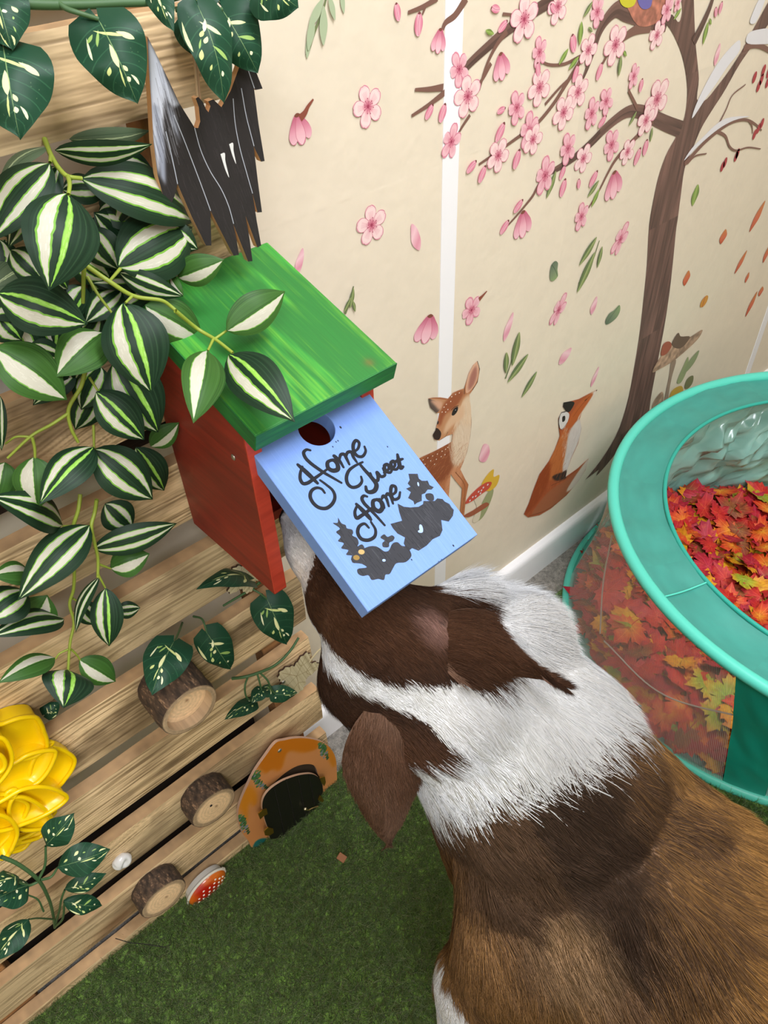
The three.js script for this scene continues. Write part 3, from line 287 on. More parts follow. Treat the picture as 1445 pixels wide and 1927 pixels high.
{
  const outline = [[1342, 868], [1325, 905], [1292, 945], [1262, 985], [1250, 1020], [1260, 1072], [1242, 1150], [1205, 1230], [1184, 1290], [1176, 1325], [1240, 1280], [1296, 1228], [1280, 1290], [1240, 1352], [1180, 1422], [1100, 1490], [1040, 1525], [980, 1537], [958, 1520], [985, 1460], [1005, 1400], [1040, 1310], [1090, 1240], [1120, 1180], [1146, 1110], [1140, 1065], [1138, 1020], [1155, 985], [1178, 982], [1162, 958], [1165, 936], [1208, 928], [1245, 918], [1298, 890]];
  printed('fox_sticker', 'wall sticker of a sitting red fox looking upwards', WL(cd, outline), (c, P) => {
    const b = brushes(cd)(c, P); c.fillStyle = '#a9552f'; c.fillRect(0, 0, 2000, 2000);
    b.soft([[1090, 1240], [1150, 1110], [1180, 1060], [1170, 1300], [1110, 1340], [1080, 1330]], '#c2703a', 10); b.soft([[960, 1530], [1040, 1310], [1090, 1245], [1090, 1330], [1040, 1440]], '#96441f', 12);
    b.soft([[1200, 1080], [1250, 1020], [1262, 1075], [1240, 1150], [1205, 1230], [1180, 1310], [1160, 1290], [1175, 1200]], '#d4cbc3', 7); b.soft([[1290, 905], [1340, 872], [1325, 908], [1262, 988], [1240, 1030], [1250, 980]], '#e2d4c6', 6);
    b.soft([[1180, 1290], [1178, 1330], [1130, 1345], [1105, 1325], [1130, 1310], [1160, 1300]], '#3a2a26', 6);
    b.fur([[960, 1050], [1180, 1050], [1180, 1500], [960, 1530]], 500, -12, 26, ['#8a3d1c', '#c8743f', '#b45d30', '#99481f'], 1.6, 31); b.fur([[1160, 1060], [1260, 1040], [1210, 1240], [1160, 1300]], 200, -6, 24, ['#efe9e3', '#b7aea8', '#d8d0c9'], 1.4, 41);
    b.soft([[1000, 1520], [1080, 1410], [1180, 1340], [1240, 1300], [1180, 1420], [1080, 1500]], '#a4613f', 8); b.soft([[1180, 1400], [1296, 1228], [1280, 1290], [1220, 1380]], '#d9c8b8', 7); b.line([[1100, 1370], [1180, 1332], [1240, 1282]], '#5a3526', 3.5); b.line([[985, 1530], [1060, 1505], [1130, 1465]], '#6a2f18', 4);
    b.soft([[1180, 1060], [1230, 960], [1300, 892], [1320, 890], [1260, 985], [1200, 1070]], '#b9602f', 6); b.line([[1215, 1010], [1255, 955], [1300, 905]], '#8c3f1d', 5);
    b.fill([[1162, 935], [1208, 930], [1222, 940], [1195, 985], [1172, 978]], '#2a2322'); b.fill([[1150, 990], [1178, 984], [1195, 1000], [1180, 1050], [1158, 1078], [1142, 1050]], '#d9d6d2'); b.line([[1145, 1075], [1140, 1030], [1152, 992], [1175, 984]], '#241f1e', 6); b.fill([[1160, 1010], [1172, 1006], [1172, 1030], [1160, 1038]], '#2a2423'); b.line([[1148, 1078], [1162, 1072], [1185, 1040]], '#2b2322', 4);
    b.dots([[1338, 873]], '#221d1d', 5); b.line([[1276, 926], [1286, 918]], '#1f1a1a', 5);
  });
}
{
  const t = thing('toadstool_sticker', 'wall sticker of a red toadstool with yellow flowers in front of the fawn legs', 'wall sticker', new V3(...W(...cd(720, 1550)), ZB)), q = (n, pts, col, l) => wpart(n, flat(smooth(WL(cd, pts), true, 4), l), printM(null, { color: col }), t);
  q('stem', [[700, 1440], [730, 1430], [735, 1500], [720, 1555], [690, 1560], [712, 1490]], 0xd8cdb4, 0.0012); q('grass_tuft', [[735, 1470], [790, 1380], [800, 1400], [765, 1500], [735, 1545], [700, 1558]], 0x98a072, 0.0011); q('flower', [[735, 1370], [770, 1310], [800, 1285], [800, 1325], [830, 1315], [815, 1370], [775, 1400]], 0xd8b03a, 0.0013);
  q('cap', [[650, 1465], [670, 1430], [720, 1380], [765, 1352], [790, 1355], [775, 1385], [735, 1415], [690, 1450]], 0xc4503f, 0.0016); q('twig', [[640, 1530], [690, 1500], [760, 1458], [775, 1470], [735, 1500], [670, 1535]], 0x9c5a40, 0.0017);
  for (const [x, y] of [[690, 1430], [720, 1402], [745, 1380], [705, 1425], [768, 1365], [675, 1448], [735, 1395], [730, 1410]]) { const [a, b] = W(...cd(x, y)); wpart('dot', flat(polar(() => 0.0022, 8).map(([p, r]) => [p + a, r + b]), 0.0019), snowM, t); } shade(t);
}
{
  const t = thing('mushroom_sticker', 'wall sticker of a tall flat-capped brown mushroom with leaves right of the tree foot', 'wall sticker', new V3(...W(...c4(860, 1100)), ZB)), q = (n, pts, m, l) => wpart(n, flat(smooth(WL(c4, pts), true, 4), l), m.isMaterial ? m : printM(null, { color: m }), t);
  const capM = printM(dataTex(128, 128, (u, v) => { const k = 0.65 + 0.7 * fbm(u * 22, v * 22, 3); return [168 * k, 140 * k, 116 * k]; }));
  q('stem', [[880, 800], [905, 800], [880, 900], [862, 1000], [855, 1080], [830, 1085], [845, 990], [865, 890]], 0x9a8572, 0.0012); q('cap', [[765, 870], [800, 800], [850, 740], [910, 690], [985, 665], [1060, 623], [1040, 665], [960, 745], [880, 810], [810, 850]], capM, 0.0016); q('ladybird', [[815, 770], [830, 705], [862, 690], [878, 715], [850, 760]], 0xa25a44, 0.0018); q('moth', [[880, 700], [915, 640], [930, 660], [985, 665], [945, 720], [905, 730]], 0x6b5848, 0.0019);
  q('small_mushroom', [[765, 1085], [775, 1040], [820, 985], [832, 1010], [822, 1060], [790, 1115]], capM, 0.0014); q('leaf', [[910, 930], [950, 830], [975, 780], [972, 850], [935, 930]], 0x97a374, 0.0011); q('leaf', [[945, 880], [985, 800], [1040, 742], [1020, 800], [975, 860]], 0x8f9c72, 0.00125); q('leaf', [[955, 960], [970, 910], [1005, 890], [1000, 935], [975, 965]], 0x75774f, 0.00135); q('flower', [[862, 1040], [880, 980], [935, 950], [945, 985], [905, 1030]], 0xc9a43c, 0.0014); shade(t);
}

// ---------------------------------------------------------------- painted birdhouse fixed to the fence
const paintTex = (r, g, b, dr, dg, db, sd, amp = 1) => { const t = dataTex(512, 512, (u, v) => { const a = fbm(u * 6 + sd, v * 90, 3), b2 = fbm(u * 5 + sd, v * 5, 4), c = fbm(u * 22 + sd, v * 300, 2); const k = clamp(amp * (0.75 * (a - 0.35) + 0.9 * (b2 - 0.42) + 0.3 * (c - 0.5)), -0.5, 1); return [r + dr * k, g + dg * k, b + db * k]; }); t.wrapS = t.wrapT = THREE.MirroredRepeatWrapping; return t; };
const greenT = dataTex(512, 512, (u, v) => { // brushed stain: yellow-green wood showing through, grain along v
  const a = fbm(u * 70, v * 3.2, 3), b = fbm(u * 9 + 3, v * 2.4, 4), c = fbm(u * 240, v * 7, 2); let k = sstep(a * 0.4 + b * 0.7, 0.46, 0.98) * (0.75 + 0.5 * v); const d = (c - 0.5) * 0.5;
  let r = lerp(28, 128, k), g = lerp(112, 168, k), bl = lerp(36, 36, k); const e = sstep(b, 0.5, 0.7) * 0.35; r = lerp(r, 38, e); g = lerp(g, 168, e); bl = lerp(bl, 62, e);
  const dk = Math.exp(-(((u - 0.12) / 0.05) ** 2 + ((v - 0.1) / 0.035) ** 2)); r = lerp(r, 74, dk * 0.7); g = lerp(g, 62, dk * 0.7); bl = lerp(bl, 26, dk * 0.7);
  const k2 = Math.exp(-(((u - 0.86) / 0.035) ** 2 + ((v - 0.93) / 0.028) ** 2)); r = lerp(r, 100, k2 * 0.8); g = lerp(g, 92, k2 * 0.8); bl = lerp(bl, 36, k2 * 0.8);
  return [r * (1 + d * 0.3), g * (1 + d * 0.22), bl * (1 + d * 0.3)]; });
const greenM = M({ map: greenT, bumpMap: greenT, bumpScale: 0.0006, roughness: 0.6 }), greenEdgeM = M({ map: paintTex(24, 98, 46, 30, 60, 10, 4), roughness: 0.5 });
const redT = paintTex(126, 37, 24, 48, 12, 7, 9, 1.1), redM = M({ map: redT, bumpMap: redT, bumpScale: 0.0005, roughness: 0.5 });
const redEdgeM = M({ map: paintTex(186, 62, 42, 40, 22, 16, 21, 1.1), roughness: 0.5 });
const screwM = M({ color: 0xb9b5aa, metalness: 0.9, roughness: 0.35 }), darkM = M({ color: 0x191210, roughness: 0.8 });
const house = thing('birdhouse', 'wooden birdhouse with a green roof and red walls, its blue lettered front swung open', 'birdhouse', V(0.231, 0.5587, ZF));
{
  const xl = 0.178, xr = 0.2835, t = 0.0115, zb = -0.46, zf = -0.3445, H0 = 0.5587;
  const hp = (n, g, m, l) => wpart(n, g, m, house, l);
  const roofY = (z) => 0.768 + (z + 0.46) * (0.7287 - 0.768) / (0.136);   // top of the roof board
  const rt = 0.0145;
  // sloping side boards
  const side = (x0) => { const s = new THREE.Shape(); const q = (z, y, f) => s[f](-z * S, y * S); q(zb, H0, 'moveTo'); q(zf, H0 + 0.008, 'lineTo'); q(zf, roofY(zf) - rt - 0.001, 'lineTo'); q(zb, roofY(zb) - rt - 0.001, 'lineTo'); s.closePath();
    const g = new THREE.ExtrudeGeometry(s, { depth: t * S - 0.002, bevelEnabled: true, bevelThickness: 0.001, bevelSize: 0.001, bevelSegments: 2 }); g.rotateY(Math.PI / 2); g.translate(x0 * S + 0.001, 0, 0); return metreUV(g, 2, 2); };
  // after rotateY(90) shape x (= -z) maps to world -(-z)... keep z
  const fix = (g) => g; const L = hp('side_panel', fix(side(xl)), redM); hp('side_panel', fix(side(xr - t)), redM);
  hp('back_panel', metreUV(boxAt((xr - xl - 2 * t) * S, (roofY(zb) - rt - H0) * S - 0.004, 0.012, (xl + xr) / 2 * S, (H0 + (roofY(zb) - rt - H0) / 2) * S, zb * S + 0.007), 2, 2), redM);
  hp('floor_board', metreUV(boxAt((xr - xl - 2 * t) * S, 0.012, 0.05, (xl + xr) / 2 * S, H0 * S + 0.012, zb * S + 0.04), 2, 2), redM);
  for (const x0 of [xl, xr - t]) { const y1 = roofY(zf) - rt - 0.0015, y0 = H0 + 0.0085; hp('painted_edge', metreUV(new RoundedBoxGeometry(t * S - 0.001, (y1 - y0) * S, 0.0012, 1, 0.0004).translate((x0 + t / 2) * S, (y0 + y1) / 2 * S, zf * S + 0.0012), 2, 2), redEdgeM); }
  const sc = hp('screw', new THREE.SphereGeometry(0.0032, 12, 8).scale(0.4, 1, 1).translate(xl * S - 0.0006, xP(440, 860, xl).y, xP(440, 860, xl).z), screwM); sc.name = 'screw';
  // roof: a thick board sloping down to the front
  const slope = Math.atan2(0.768 - 0.7287, 0.136), len = 0.1415 * S, rg = new RoundedBoxGeometry(0.1115 * S, rt * S, len, 2, 0.0016); const p = rg.attributes.position, uv = rg.attributes.uv;
  for (let i = 0; i < p.count; i++) { uv.setXY(i, p.getX(i) / (0.1115 * S) + 0.5, p.getZ(i) / len + 0.5); }
  const roof = part('roof', rg, greenM, house); roof.rotation.x = slope; roof.position.set(0.2307 * S - house.position.x, (0.7484 - 0.0073) * S - house.position.y, -0.392 * S - house.position.z);
  part('roof_edge', new RoundedBoxGeometry(0.1117 * S, rt * S * 0.96, 0.0012, 1, 0.0004), greenEdgeM, roof).position.z = len / 2; const re = part('roof_edge', new RoundedBoxGeometry(0.0012, rt * S * 0.96, len, 1, 0.0004), greenEdgeM, roof); re.position.x = -0.1115 * S / 2;
}
// the blue front, hinged under the roof and pushed out by the dog's head
const PO = V(0.1835, 0.6955, -0.341), PD = new V3(0, -0.497, 0.868).normalize(), PN = new V3(0, 0.868, 0.497).normalize(), PW = 0.0955 * S, PL = 0.1185 * S, PT0 = -0.014 * S;
const panelUV = (px, py) => { const q = plP(px, py, PO, PN).sub(PO); return [q.x, q.dot(PD)]; };
{
  const k = 1024 / 0.18, cx = (u) => (u + 0.02) * k, cy = (v) => (v + 0.025) * k, e5 = (x, y) => [480 + x * 0.30450, 760 + y * 0.30450], Q = (x, y) => { const [u, v] = panelUV(...e5(x, y)); return [cx(u), cy(v)]; };
  const blueT = cvTex(1024, 1280, (c) => {
    c.fillStyle = '#7595d6'; c.fillRect(0, 0, 1024, 1280);
    for (let i = 0; i < 2600; i++) { const x = h2(i, 1) * 1024, y = h2(i, 2) * 1280, l = 40 + h2(i, 3) * 240; c.strokeStyle = ['rgba(150,182,238,.13)', 'rgba(92,126,196,.12)', 'rgba(176,200,240,.09)'][i % 3]; c.lineWidth = 0.8 + 3 * h2(i, 4) * h2(i, 5); c.beginPath(); c.moveTo(x, y); c.bezierCurveTo(x + 4, y + l / 3, x - 4, y + 2 * l / 3, x + 3, y + l); c.stroke(); }
    c.strokeStyle = c.fillStyle = '#26272b'; c.lineCap = c.lineJoin = 'round';
    const stroke = (w, pts) => { const s = smooth(pts.map(([x, y]) => [x, y]), false, 8).map(([x, y]) => Q(x, y)); for (let i = 1; i < s.length; i++) { c.lineWidth = w * (0.72 + 0.45 * Math.sin(i / s.length * Math.PI)); c.beginPath(); c.moveTo(...s[i - 1]); c.lineTo(...s[i]); c.stroke(); } };
    const w = 21, n = 16.5;
    stroke(w, [[264, 376], [300, 408], [345, 450], [385, 490]]); stroke(n, [[341, 287], [318, 283], [300, 300], [310, 332], [340, 364], [385, 398], [430, 428], [480, 457], [533, 488]]); stroke(n, [[292, 388], [280, 425], [279, 465], [296, 492], [322, 490], [362, 464], [405, 434], [445, 404]]);
    stroke(n, [[402, 472], [440, 500], [480, 536], [493, 576], [478, 616], [440, 645], [395, 641], [357, 610], [340, 570], [350, 536], [380, 519], [412, 527], [430, 550]]);
    stroke(w, [[470, 347], [448, 362], [452, 396], [482, 413], [510, 404], [508, 372], [484, 348], [468, 350]]);
    stroke(n, [[505, 345], [488, 322], [520, 350], [546, 392]]); stroke(n, [[520, 348], [530, 314], [550, 312], [566, 340], [582, 374]]); stroke(n, [[560, 330], [572, 300], [594, 298], [608, 330], [628, 360]]); stroke(n, [[608, 300], [636, 275], [642, 240], [624, 226], [607, 250], [611, 296], [636, 324], [664, 324], [683, 292], [676, 264]]);
    stroke(n, [[655, 450], [660, 478], [640, 506], [602, 516], [575, 498], [564, 460], [578, 415], [612, 386], [664, 360]]); stroke(w, [[648, 374], [680, 412], [722, 458], [750, 502], [738, 536], [710, 546], [690, 538], [684, 512]]);
    stroke(n, [[712, 428], [730, 466], [756, 474], [760, 450], [754, 424], [780, 450], [802, 440], [790, 398]]); stroke(n, [[796, 426], [826, 400], [818, 374], [800, 382], [808, 416], [834, 424], [850, 400]]); stroke(n, [[840, 406], [864, 380], [856, 354], [840, 364], [850, 400], [874, 404], [888, 384]]); stroke(w, [[880, 314], [888, 356], [900, 396], [914, 388]]); stroke(n, [[858, 362], [884, 350], [912, 340]]);
    stroke(w, [[626, 620], [660, 654], [700, 696], [715, 715]]); stroke(n, [[692, 573], [672, 568], [660, 584], [672, 612], [704, 646], [750, 694], [800, 750]]); stroke(n, [[630, 628], [616, 672], [628, 706], [658, 690], [706, 656], [724, 642]]); stroke(n, [[716, 730], [744, 780], [738, 820], [700, 842], [656, 834], [634, 795], [644, 757], [676, 741], [702, 765]]);
    stroke(w, [[756, 590], [730, 600], [734, 644], [766, 664], [786, 644], [776, 606], [752, 592]]); stroke(n, [[768, 588], [786, 612], [798, 642]]); stroke(n, [[782, 588], [792, 570], [808, 580], [826, 632]]); stroke(n, [[806, 576], [818, 556], [834, 566], [852, 616]]); stroke(n, [[836, 570], [868, 544], [866, 512], [846, 508], [838, 544], [856, 590], [886, 582], [896, 546]]);
    const blob = (pts, cl = true) => { const s = (cl ? smooth(pts, true, 4) : pts).map(([x, y]) => Q(x, y)); c.fillStyle = '#3a3b40'; c.beginPath(); s.forEach(([x, y], i) => (i ? c.lineTo(x, y) : c.moveTo(x, y))); c.fill(); c.save(); c.clip(); for (let i = 0; i < 500; i++) { const x = cx(h2(i, 21) * 0.13), y = cy(0.03 + h2(i, 22) * 0.13), l = 20 + 60 * h2(i, 23); c.strokeStyle = i % 3 ? 'rgba(20,20,22,.5)' : 'rgba(120,122,130,.35)'; c.lineWidth = 1.6; c.beginPath(); c.moveTo(x, y); c.lineTo(x + 3, y + l); c.stroke(); } c.restore(); };
    blob([[947, 432], [1004, 432], [1012, 462], [1030, 475], [1052, 476], [1066, 474], [1078, 502], [1104, 515], [1090, 530], [1066, 530], [1050, 552], [1030, 560], [1030, 600], [1000, 612], [985, 624], [978, 602], [945, 582], [962, 546], [932, 524], [960, 512], [942, 492], [955, 470]], false); blob([[1052, 560], [1075, 552], [1100, 560], [1104, 595], [1085, 600], [1060, 590]]); blob([[1060, 600], [1040, 600], [1035, 640], [1110, 640], [1110, 600]], false);
    blob([[880, 616], [920, 636], [960, 640], [1010, 636], [1040, 618], [1080, 600], [1110, 600], [1125, 584], [1158, 588], [1172, 604], [1200, 618], [1214, 640], [1228, 655], [1222, 692], [1196, 728], [1150, 718], [1158, 780], [1142, 816], [1098, 836], [1060, 876], [1010, 908], [970, 892], [944, 912], [918, 862], [926, 826], [880, 802], [852, 770], [836, 742], [908, 722], [890, 668]], false);
    blob([[680, 890], [710, 880], [745, 880], [770, 892], [800, 912], [824, 908], [850, 862], [880, 855], [905, 876], [940, 884], [958, 910], [966, 940], [930, 978], [872, 986], [850, 1020], [830, 1052], [806, 1056], [796, 1088], [760, 1082], [720, 1088], [700, 1060], [664, 1064], [636, 1050], [632, 1022], [690, 1010], [660, 990], [630, 985], [600, 980], [598, 940], [640, 930], [660, 900]]);
    blob([[512, 704], [534, 738], [560, 750], [566, 768], [600, 778], [606, 798], [600, 812], [630, 830], [640, 862], [632, 880], [660, 868], [676, 892], [660, 960], [610, 980], [592, 960], [602, 940], [562, 932], [576, 905], [532, 892], [548, 862], [512, 848], [528, 822], [500, 792], [524, 772], [480, 736], [510, 734]]);
    blob([[774, 826], [798, 806], [818, 822], [846, 812], [862, 826], [850, 848], [830, 858], [826, 884], [790, 884], [786, 860], [800, 846]]);
    c.fillStyle = '#9db6ea'; for (const [x, y, a, b] of [[1026, 770, 10, 22], [1022, 788, 14, 8], [1008, 496, 5, 12], [796, 967, 9, 7]]) { const [p, q] = Q(x, y); c.beginPath(); c.ellipse(p, q, a, b, 0.5, 0, 7); c.fill(); }
    c.fillStyle = '#b59a66'; for (const [x, y] of [[657, 915], [626, 950]]) { const [p, q] = Q(x, y); c.beginPath(); c.ellipse(p, q, 16, 13, 0.5, 0, 7); c.fill(); c.fillStyle = '#8e7340'; }
    c.fillStyle = '#2a2c33'; for (const [x, y, r] of [[1225, 876, 4], [528, 145, 5], [1155, 965, 4], [1137, 978, 4], [818, 265, 3], [967, 963, 3], [480, 265, 3], [500, 235, 3], [512, 228, 3]]) { const [p, q] = Q(x, y); c.beginPath(); c.ellipse(p, q, r, r * 1.6, 0, 0, 7); c.fill(); }
  });
  const s = new THREE.Shape(); s.moveTo(0, -PT0); s.lineTo(PW, -PT0); s.lineTo(PW, -PL); s.lineTo(0, -PL); s.closePath();
  const [hu, hv] = panelUV(596, 806), hole = new THREE.Path(); hole.absellipse(hu, -hv, 0.0178, 0.0178, 0, Math.PI * 2); s.holes.push(hole);
  const g = new THREE.ExtrudeGeometry(s, { depth: 0.0128 * S, bevelEnabled: true, bevelThickness: 0.0009, bevelSize: 0.0009, bevelSegments: 2, curveSegments: 40 }), p = g.attributes.position, nn = g.attributes.normal, uv = g.attributes.uv;
  for (let i = 0; i < p.count; i++) { const fr = nn.getZ(i) > 0.5; const u = p.getX(i), v = -p.getY(i); if (fr) uv.setXY(i, cx(u) / 1024, 1 - cy(v) / 1280); else uv.setXY(i, 0.02 + 0.04 * h2(i >> 3, 1) * 0 + 0.02, 1 - cy(v) / 1280); }
  g.translate(0, 0, -0.0128 * S - 0.0009);
  const fm = part('front_panel', g, MP({ map: blueT, roughness: 0.85, specularIntensity: 0.3 }), house, 'blue swung-out front with black lettering and a round hole'); fm.quaternion.setFromRotationMatrix(new THREE.Matrix4().makeBasis(new V3(1, 0, 0), PD.clone().negate(), PN)); fm.position.copy(PO).sub(house.position);
}

// ---------------------------------------------------------------- black wooden cutout with scalloped wings, hung on twine
{
  const cb = (x, y) => [x * 0.38754, y * 0.38754], zc = -0.428, P = (x, y) => { const p = zP(...cb(x, y), zc); return [p.x, p.y]; };
  const out = [[716, 178], [745, 235], [800, 350], [870, 500], [945, 620], [962, 622], [972, 590], [965, 520], [950, 478], [962, 470], [985, 495], [1000, 530], [1012, 545], [1022, 515], [1010, 492], [1035, 482], [1075, 520], [1120, 440], [1160, 330], [1172, 250], [1200, 262], [1240, 340], [1275, 430], [1240, 437], [1233, 428], [1255, 600], [1285, 782], [1268, 785], [1232, 712], [1252, 880], [1272, 1030], [1250, 1032], [1226, 940], [1246, 1070], [1268, 1192], [1250, 1202], [1192, 1048], [1212, 1160], [1226, 1268], [1205, 1270], [1133, 1090], [1148, 1160], [1160, 1238], [1134, 1242], [1022, 1024], [1024, 1110], [1026, 1192], [1000, 1192], [930, 1050], [862, 893], [848, 950], [826, 1003], [806, 1006], [765, 850], [745, 690], [735, 500], [722, 330]].map(([x, y]) => P(x, y));
  const b = bbox(out), c0 = [(b[0] + b[2]) / 2, b[1]], sh = new THREE.Shape(out.map(([x, y]) => new THREE.Vector2(x - c0[0], y - c0[1])));
  const g = new THREE.ExtrudeGeometry(sh, { depth: 0.0065, bevelEnabled: false }); g.translate(0, 0, -0.0065);
  const K = 1024 / Math.max(b[2] - b[0], b[3] - b[1]), uv = g.attributes.uv, p = g.attributes.position; for (let i = 0; i < p.count; i++) uv.setXY(i, (p.getX(i) + c0[0] - b[0]) * K / 1024, (p.getY(i)) * K / 1024);
  const t = cvTex(1024, 1024, (c) => { const Q = (x, y) => { const q = P(x, y); return [(q[0] - b[0]) * K, 1024 - (q[1] - b[1]) * K]; };
    c.fillStyle = '#2f2b2a'; c.fillRect(0, 0, 1024, 1024); for (let i = 0; i < 1500; i++) { c.strokeStyle = i % 2 ? 'rgba(30,27,26,.25)' : 'rgba(84,80,78,.2)'; c.lineWidth = 2; const x = h2(i, 5) * 1024, y = h2(i, 6) * 1024; c.beginPath(); c.moveTo(x, y); c.lineTo(x + 8, y + 40); c.stroke(); }
    const pl = (pts) => smooth(pts, false, 8).map(([x, y]) => Q(x, y)); const line = (pts, col, w) => { const s = pl(pts); c.strokeStyle = col; c.lineWidth = w; c.lineCap = 'round'; c.beginPath(); s.forEach(([x, y], i) => (i ? c.lineTo(x, y) : c.moveTo(x, y))); c.stroke(); };
    c.save(); c.filter = 'blur(6px)'; for (const [pts, col] of [[[[716, 180], [745, 235], [790, 330], [800, 470], [790, 640], [780, 760], [770, 860], [740, 650], [725, 350]], '#c9ccd8'], [[[760, 300], [800, 370], [870, 510], [840, 520], [800, 480]], '#b3b6c2'], [[[740, 500], [770, 520], [800, 700], [805, 900], [780, 860]], '#8f93a2'], [[[800, 470], [850, 560], [880, 700], [830, 600]], '#73757f']]) { c.fillStyle = col; c.beginPath(); pts.map(([x, y]) => Q(x, y)).forEach(([x, y], i) => (i ? c.lineTo(x, y) : c.moveTo(x, y))); c.fill(); } c.restore();
    for (let i = 0; i < 130; i++) { const x = 730 + h2(i, 8) * 110, y = 260 + h2(i, 9) * 420; line([[x, y], [x + 14, y + 60], [x + 34, y + 130]], i % 3 ? 'rgba(214,218,230,.22)' : 'rgba(60,58,62,.3)', 2.5); }
    for (const l of [[[945, 622], [975, 730], [1020, 830], [1075, 920], [1110, 1000], [1134, 1085]], [[845, 560], [890, 670], [940, 800], [985, 920], [1022, 1022]], [[805, 640], [825, 720], [845, 810], [862, 892]], [[1132, 480], [1142, 600], [1165, 720], [1195, 830], [1226, 938]], [[1172, 430], [1195, 560], [1215, 640], [1233, 708]], [[1180, 260], [1205, 340], [1235, 428]]]) line(l, '#aeb2bd', 4);
    for (const l of [[[1070, 748], [1090, 742], [1094, 780], [1112, 862], [1096, 830]], [[1112, 700], [1130, 693], [1134, 730], [1146, 796], [1130, 760]]]) { c.fillStyle = '#d9d8d6'; c.beginPath(); pl([...l, l[0]]).forEach(([x, y], i) => (i ? c.lineTo(x, y) : c.moveTo(x, y))); c.fill(); }
  });
  const o = thing('hanging_cutout', 'black painted wooden cutout with jagged wings and white lines hanging over the roof', 'wall decoration', new V3(c0[0], c0[1], zc * S));
  part('board', g, [MP({ map: t, roughness: 0.9, specularIntensity: 0.4 }), M({ color: 0xc99a6c, roughness: 0.8 })], o);
  wpart('twine', tube([zP(352, 12, -0.44), zP(358, 60, -0.438), zP(366, 120, -0.434), zP(372, 185, -0.4295)], 0.0011, 20, 6), M({ color: 0xa58a68, roughness: 1 }), o); wpart('twine', tube([zP(356, 12, -0.44), zP(364, 70, -0.437), zP(371, 130, -0.433), zP(377, 200, -0.4295)], 0.0011, 20, 6), M({ color: 0x97795a, roughness: 1 }), o);
}

// ---------------------------------------------------------------- artificial foliage
// leaf prints: u across, v from stalk to tip
function leafTex(seed, draw) { return cvTex(256, 512, (c) => draw(c, seed)); }
function stripeLeaf(c, seed, base, edgeLight, bands) {
  c.fillStyle = base; c.fillRect(0, 0, 256, 512);
  for (let i = 0; i < 46; i++) { const u = h2(i, seed) * 256; c.strokeStyle = i % 2 ? 'rgba(10,30,14,.20)' : 'rgba(90,132,80,.11)'; c.lineWidth = 1 + 5 * h2(i, seed + 4); c.beginPath(); c.moveTo(u, 0); c.lineTo(u + 4, 512); c.stroke(); }
  const poly = (pts, col) => { c.fillStyle = col; c.beginPath(); pts.forEach(([x, y], i) => (i ? c.lineTo(x, y) : c.moveTo(x, y))); c.fill(); };
  for (const [u0, u1, col, rim] of bands) { const L = [], R = [], L2 = [], R2 = []; for (let k = 0; k <= 30; k++) { const v = k / 30, y = 512 * (0.985 - v * 0.95), w = Math.sin(Math.PI * clamp(v * 0.94 + 0.06, 0, 1)) ** 0.28, j = (fbm(k * 0.7 + seed, u0 * 9, 2) - 0.5) * 0.035, m = (u0 + u1) / 2; const a = lerp(m, u0, w) + j, b = lerp(m, u1, w) + j; L.push([a * 256, y]); R.unshift([b * 256, y]); L2.push([(a - rim) * 256, y]); R2.unshift([(b + rim) * 256, y]); }
    poly([...L2, ...R2], edgeLight); poly([...L, ...R], col); for (let i = 0; i < 60; i++) { c.fillStyle = i % 2 ? 'rgba(255,255,250,.12)' : 'rgba(150,150,130,.10)'; const y = h2(i, seed + 8) * 470 + 20, m = lerp(u0, u1, h2(i, seed + 9)) * 256; c.fillRect(m - 2, y, 4, 30); } }
  c.strokeStyle = 'rgba(16,36,18,.55)'; c.lineWidth = 4; c.beginPath(); c.moveTo(128, 0); c.lineTo(128, 512); c.stroke();
}
const CREAM = '#b9b6a5', RIM = '#6d9f38';
const leafMat = (t, o) => MP({ map: t, roughness: 0.45, specularIntensity: 0.35, side: THREE.DoubleSide, ...o });
const LEAF = {
  A: leafMat(leafTex(11, (c, s) => stripeLeaf(c, s, '#192f1d', RIM, [[0.22, 0.36, CREAM, 0.026], [0.62, 0.76, CREAM, 0.026]]))),
  B: leafMat(leafTex(23, (c, s) => stripeLeaf(c, s, '#1a301f', RIM, [[0.2, 0.37, CREAM, 0.03], [0.53, 0.6, '#86bb45', 0.014]]))),
  C: leafMat(leafTex(35, (c, s) => stripeLeaf(c, s, '#365b24', '#6f9d44', [[0.2, 0.48, CREAM, 0.02]]))),
  D: leafMat(leafTex(47, (c, s) => stripeLeaf(c, s, '#53624a', '#7f9164', [[0.47, 0.53, '#a5b288', 0.01]])), { roughness: 0.55 }),
};
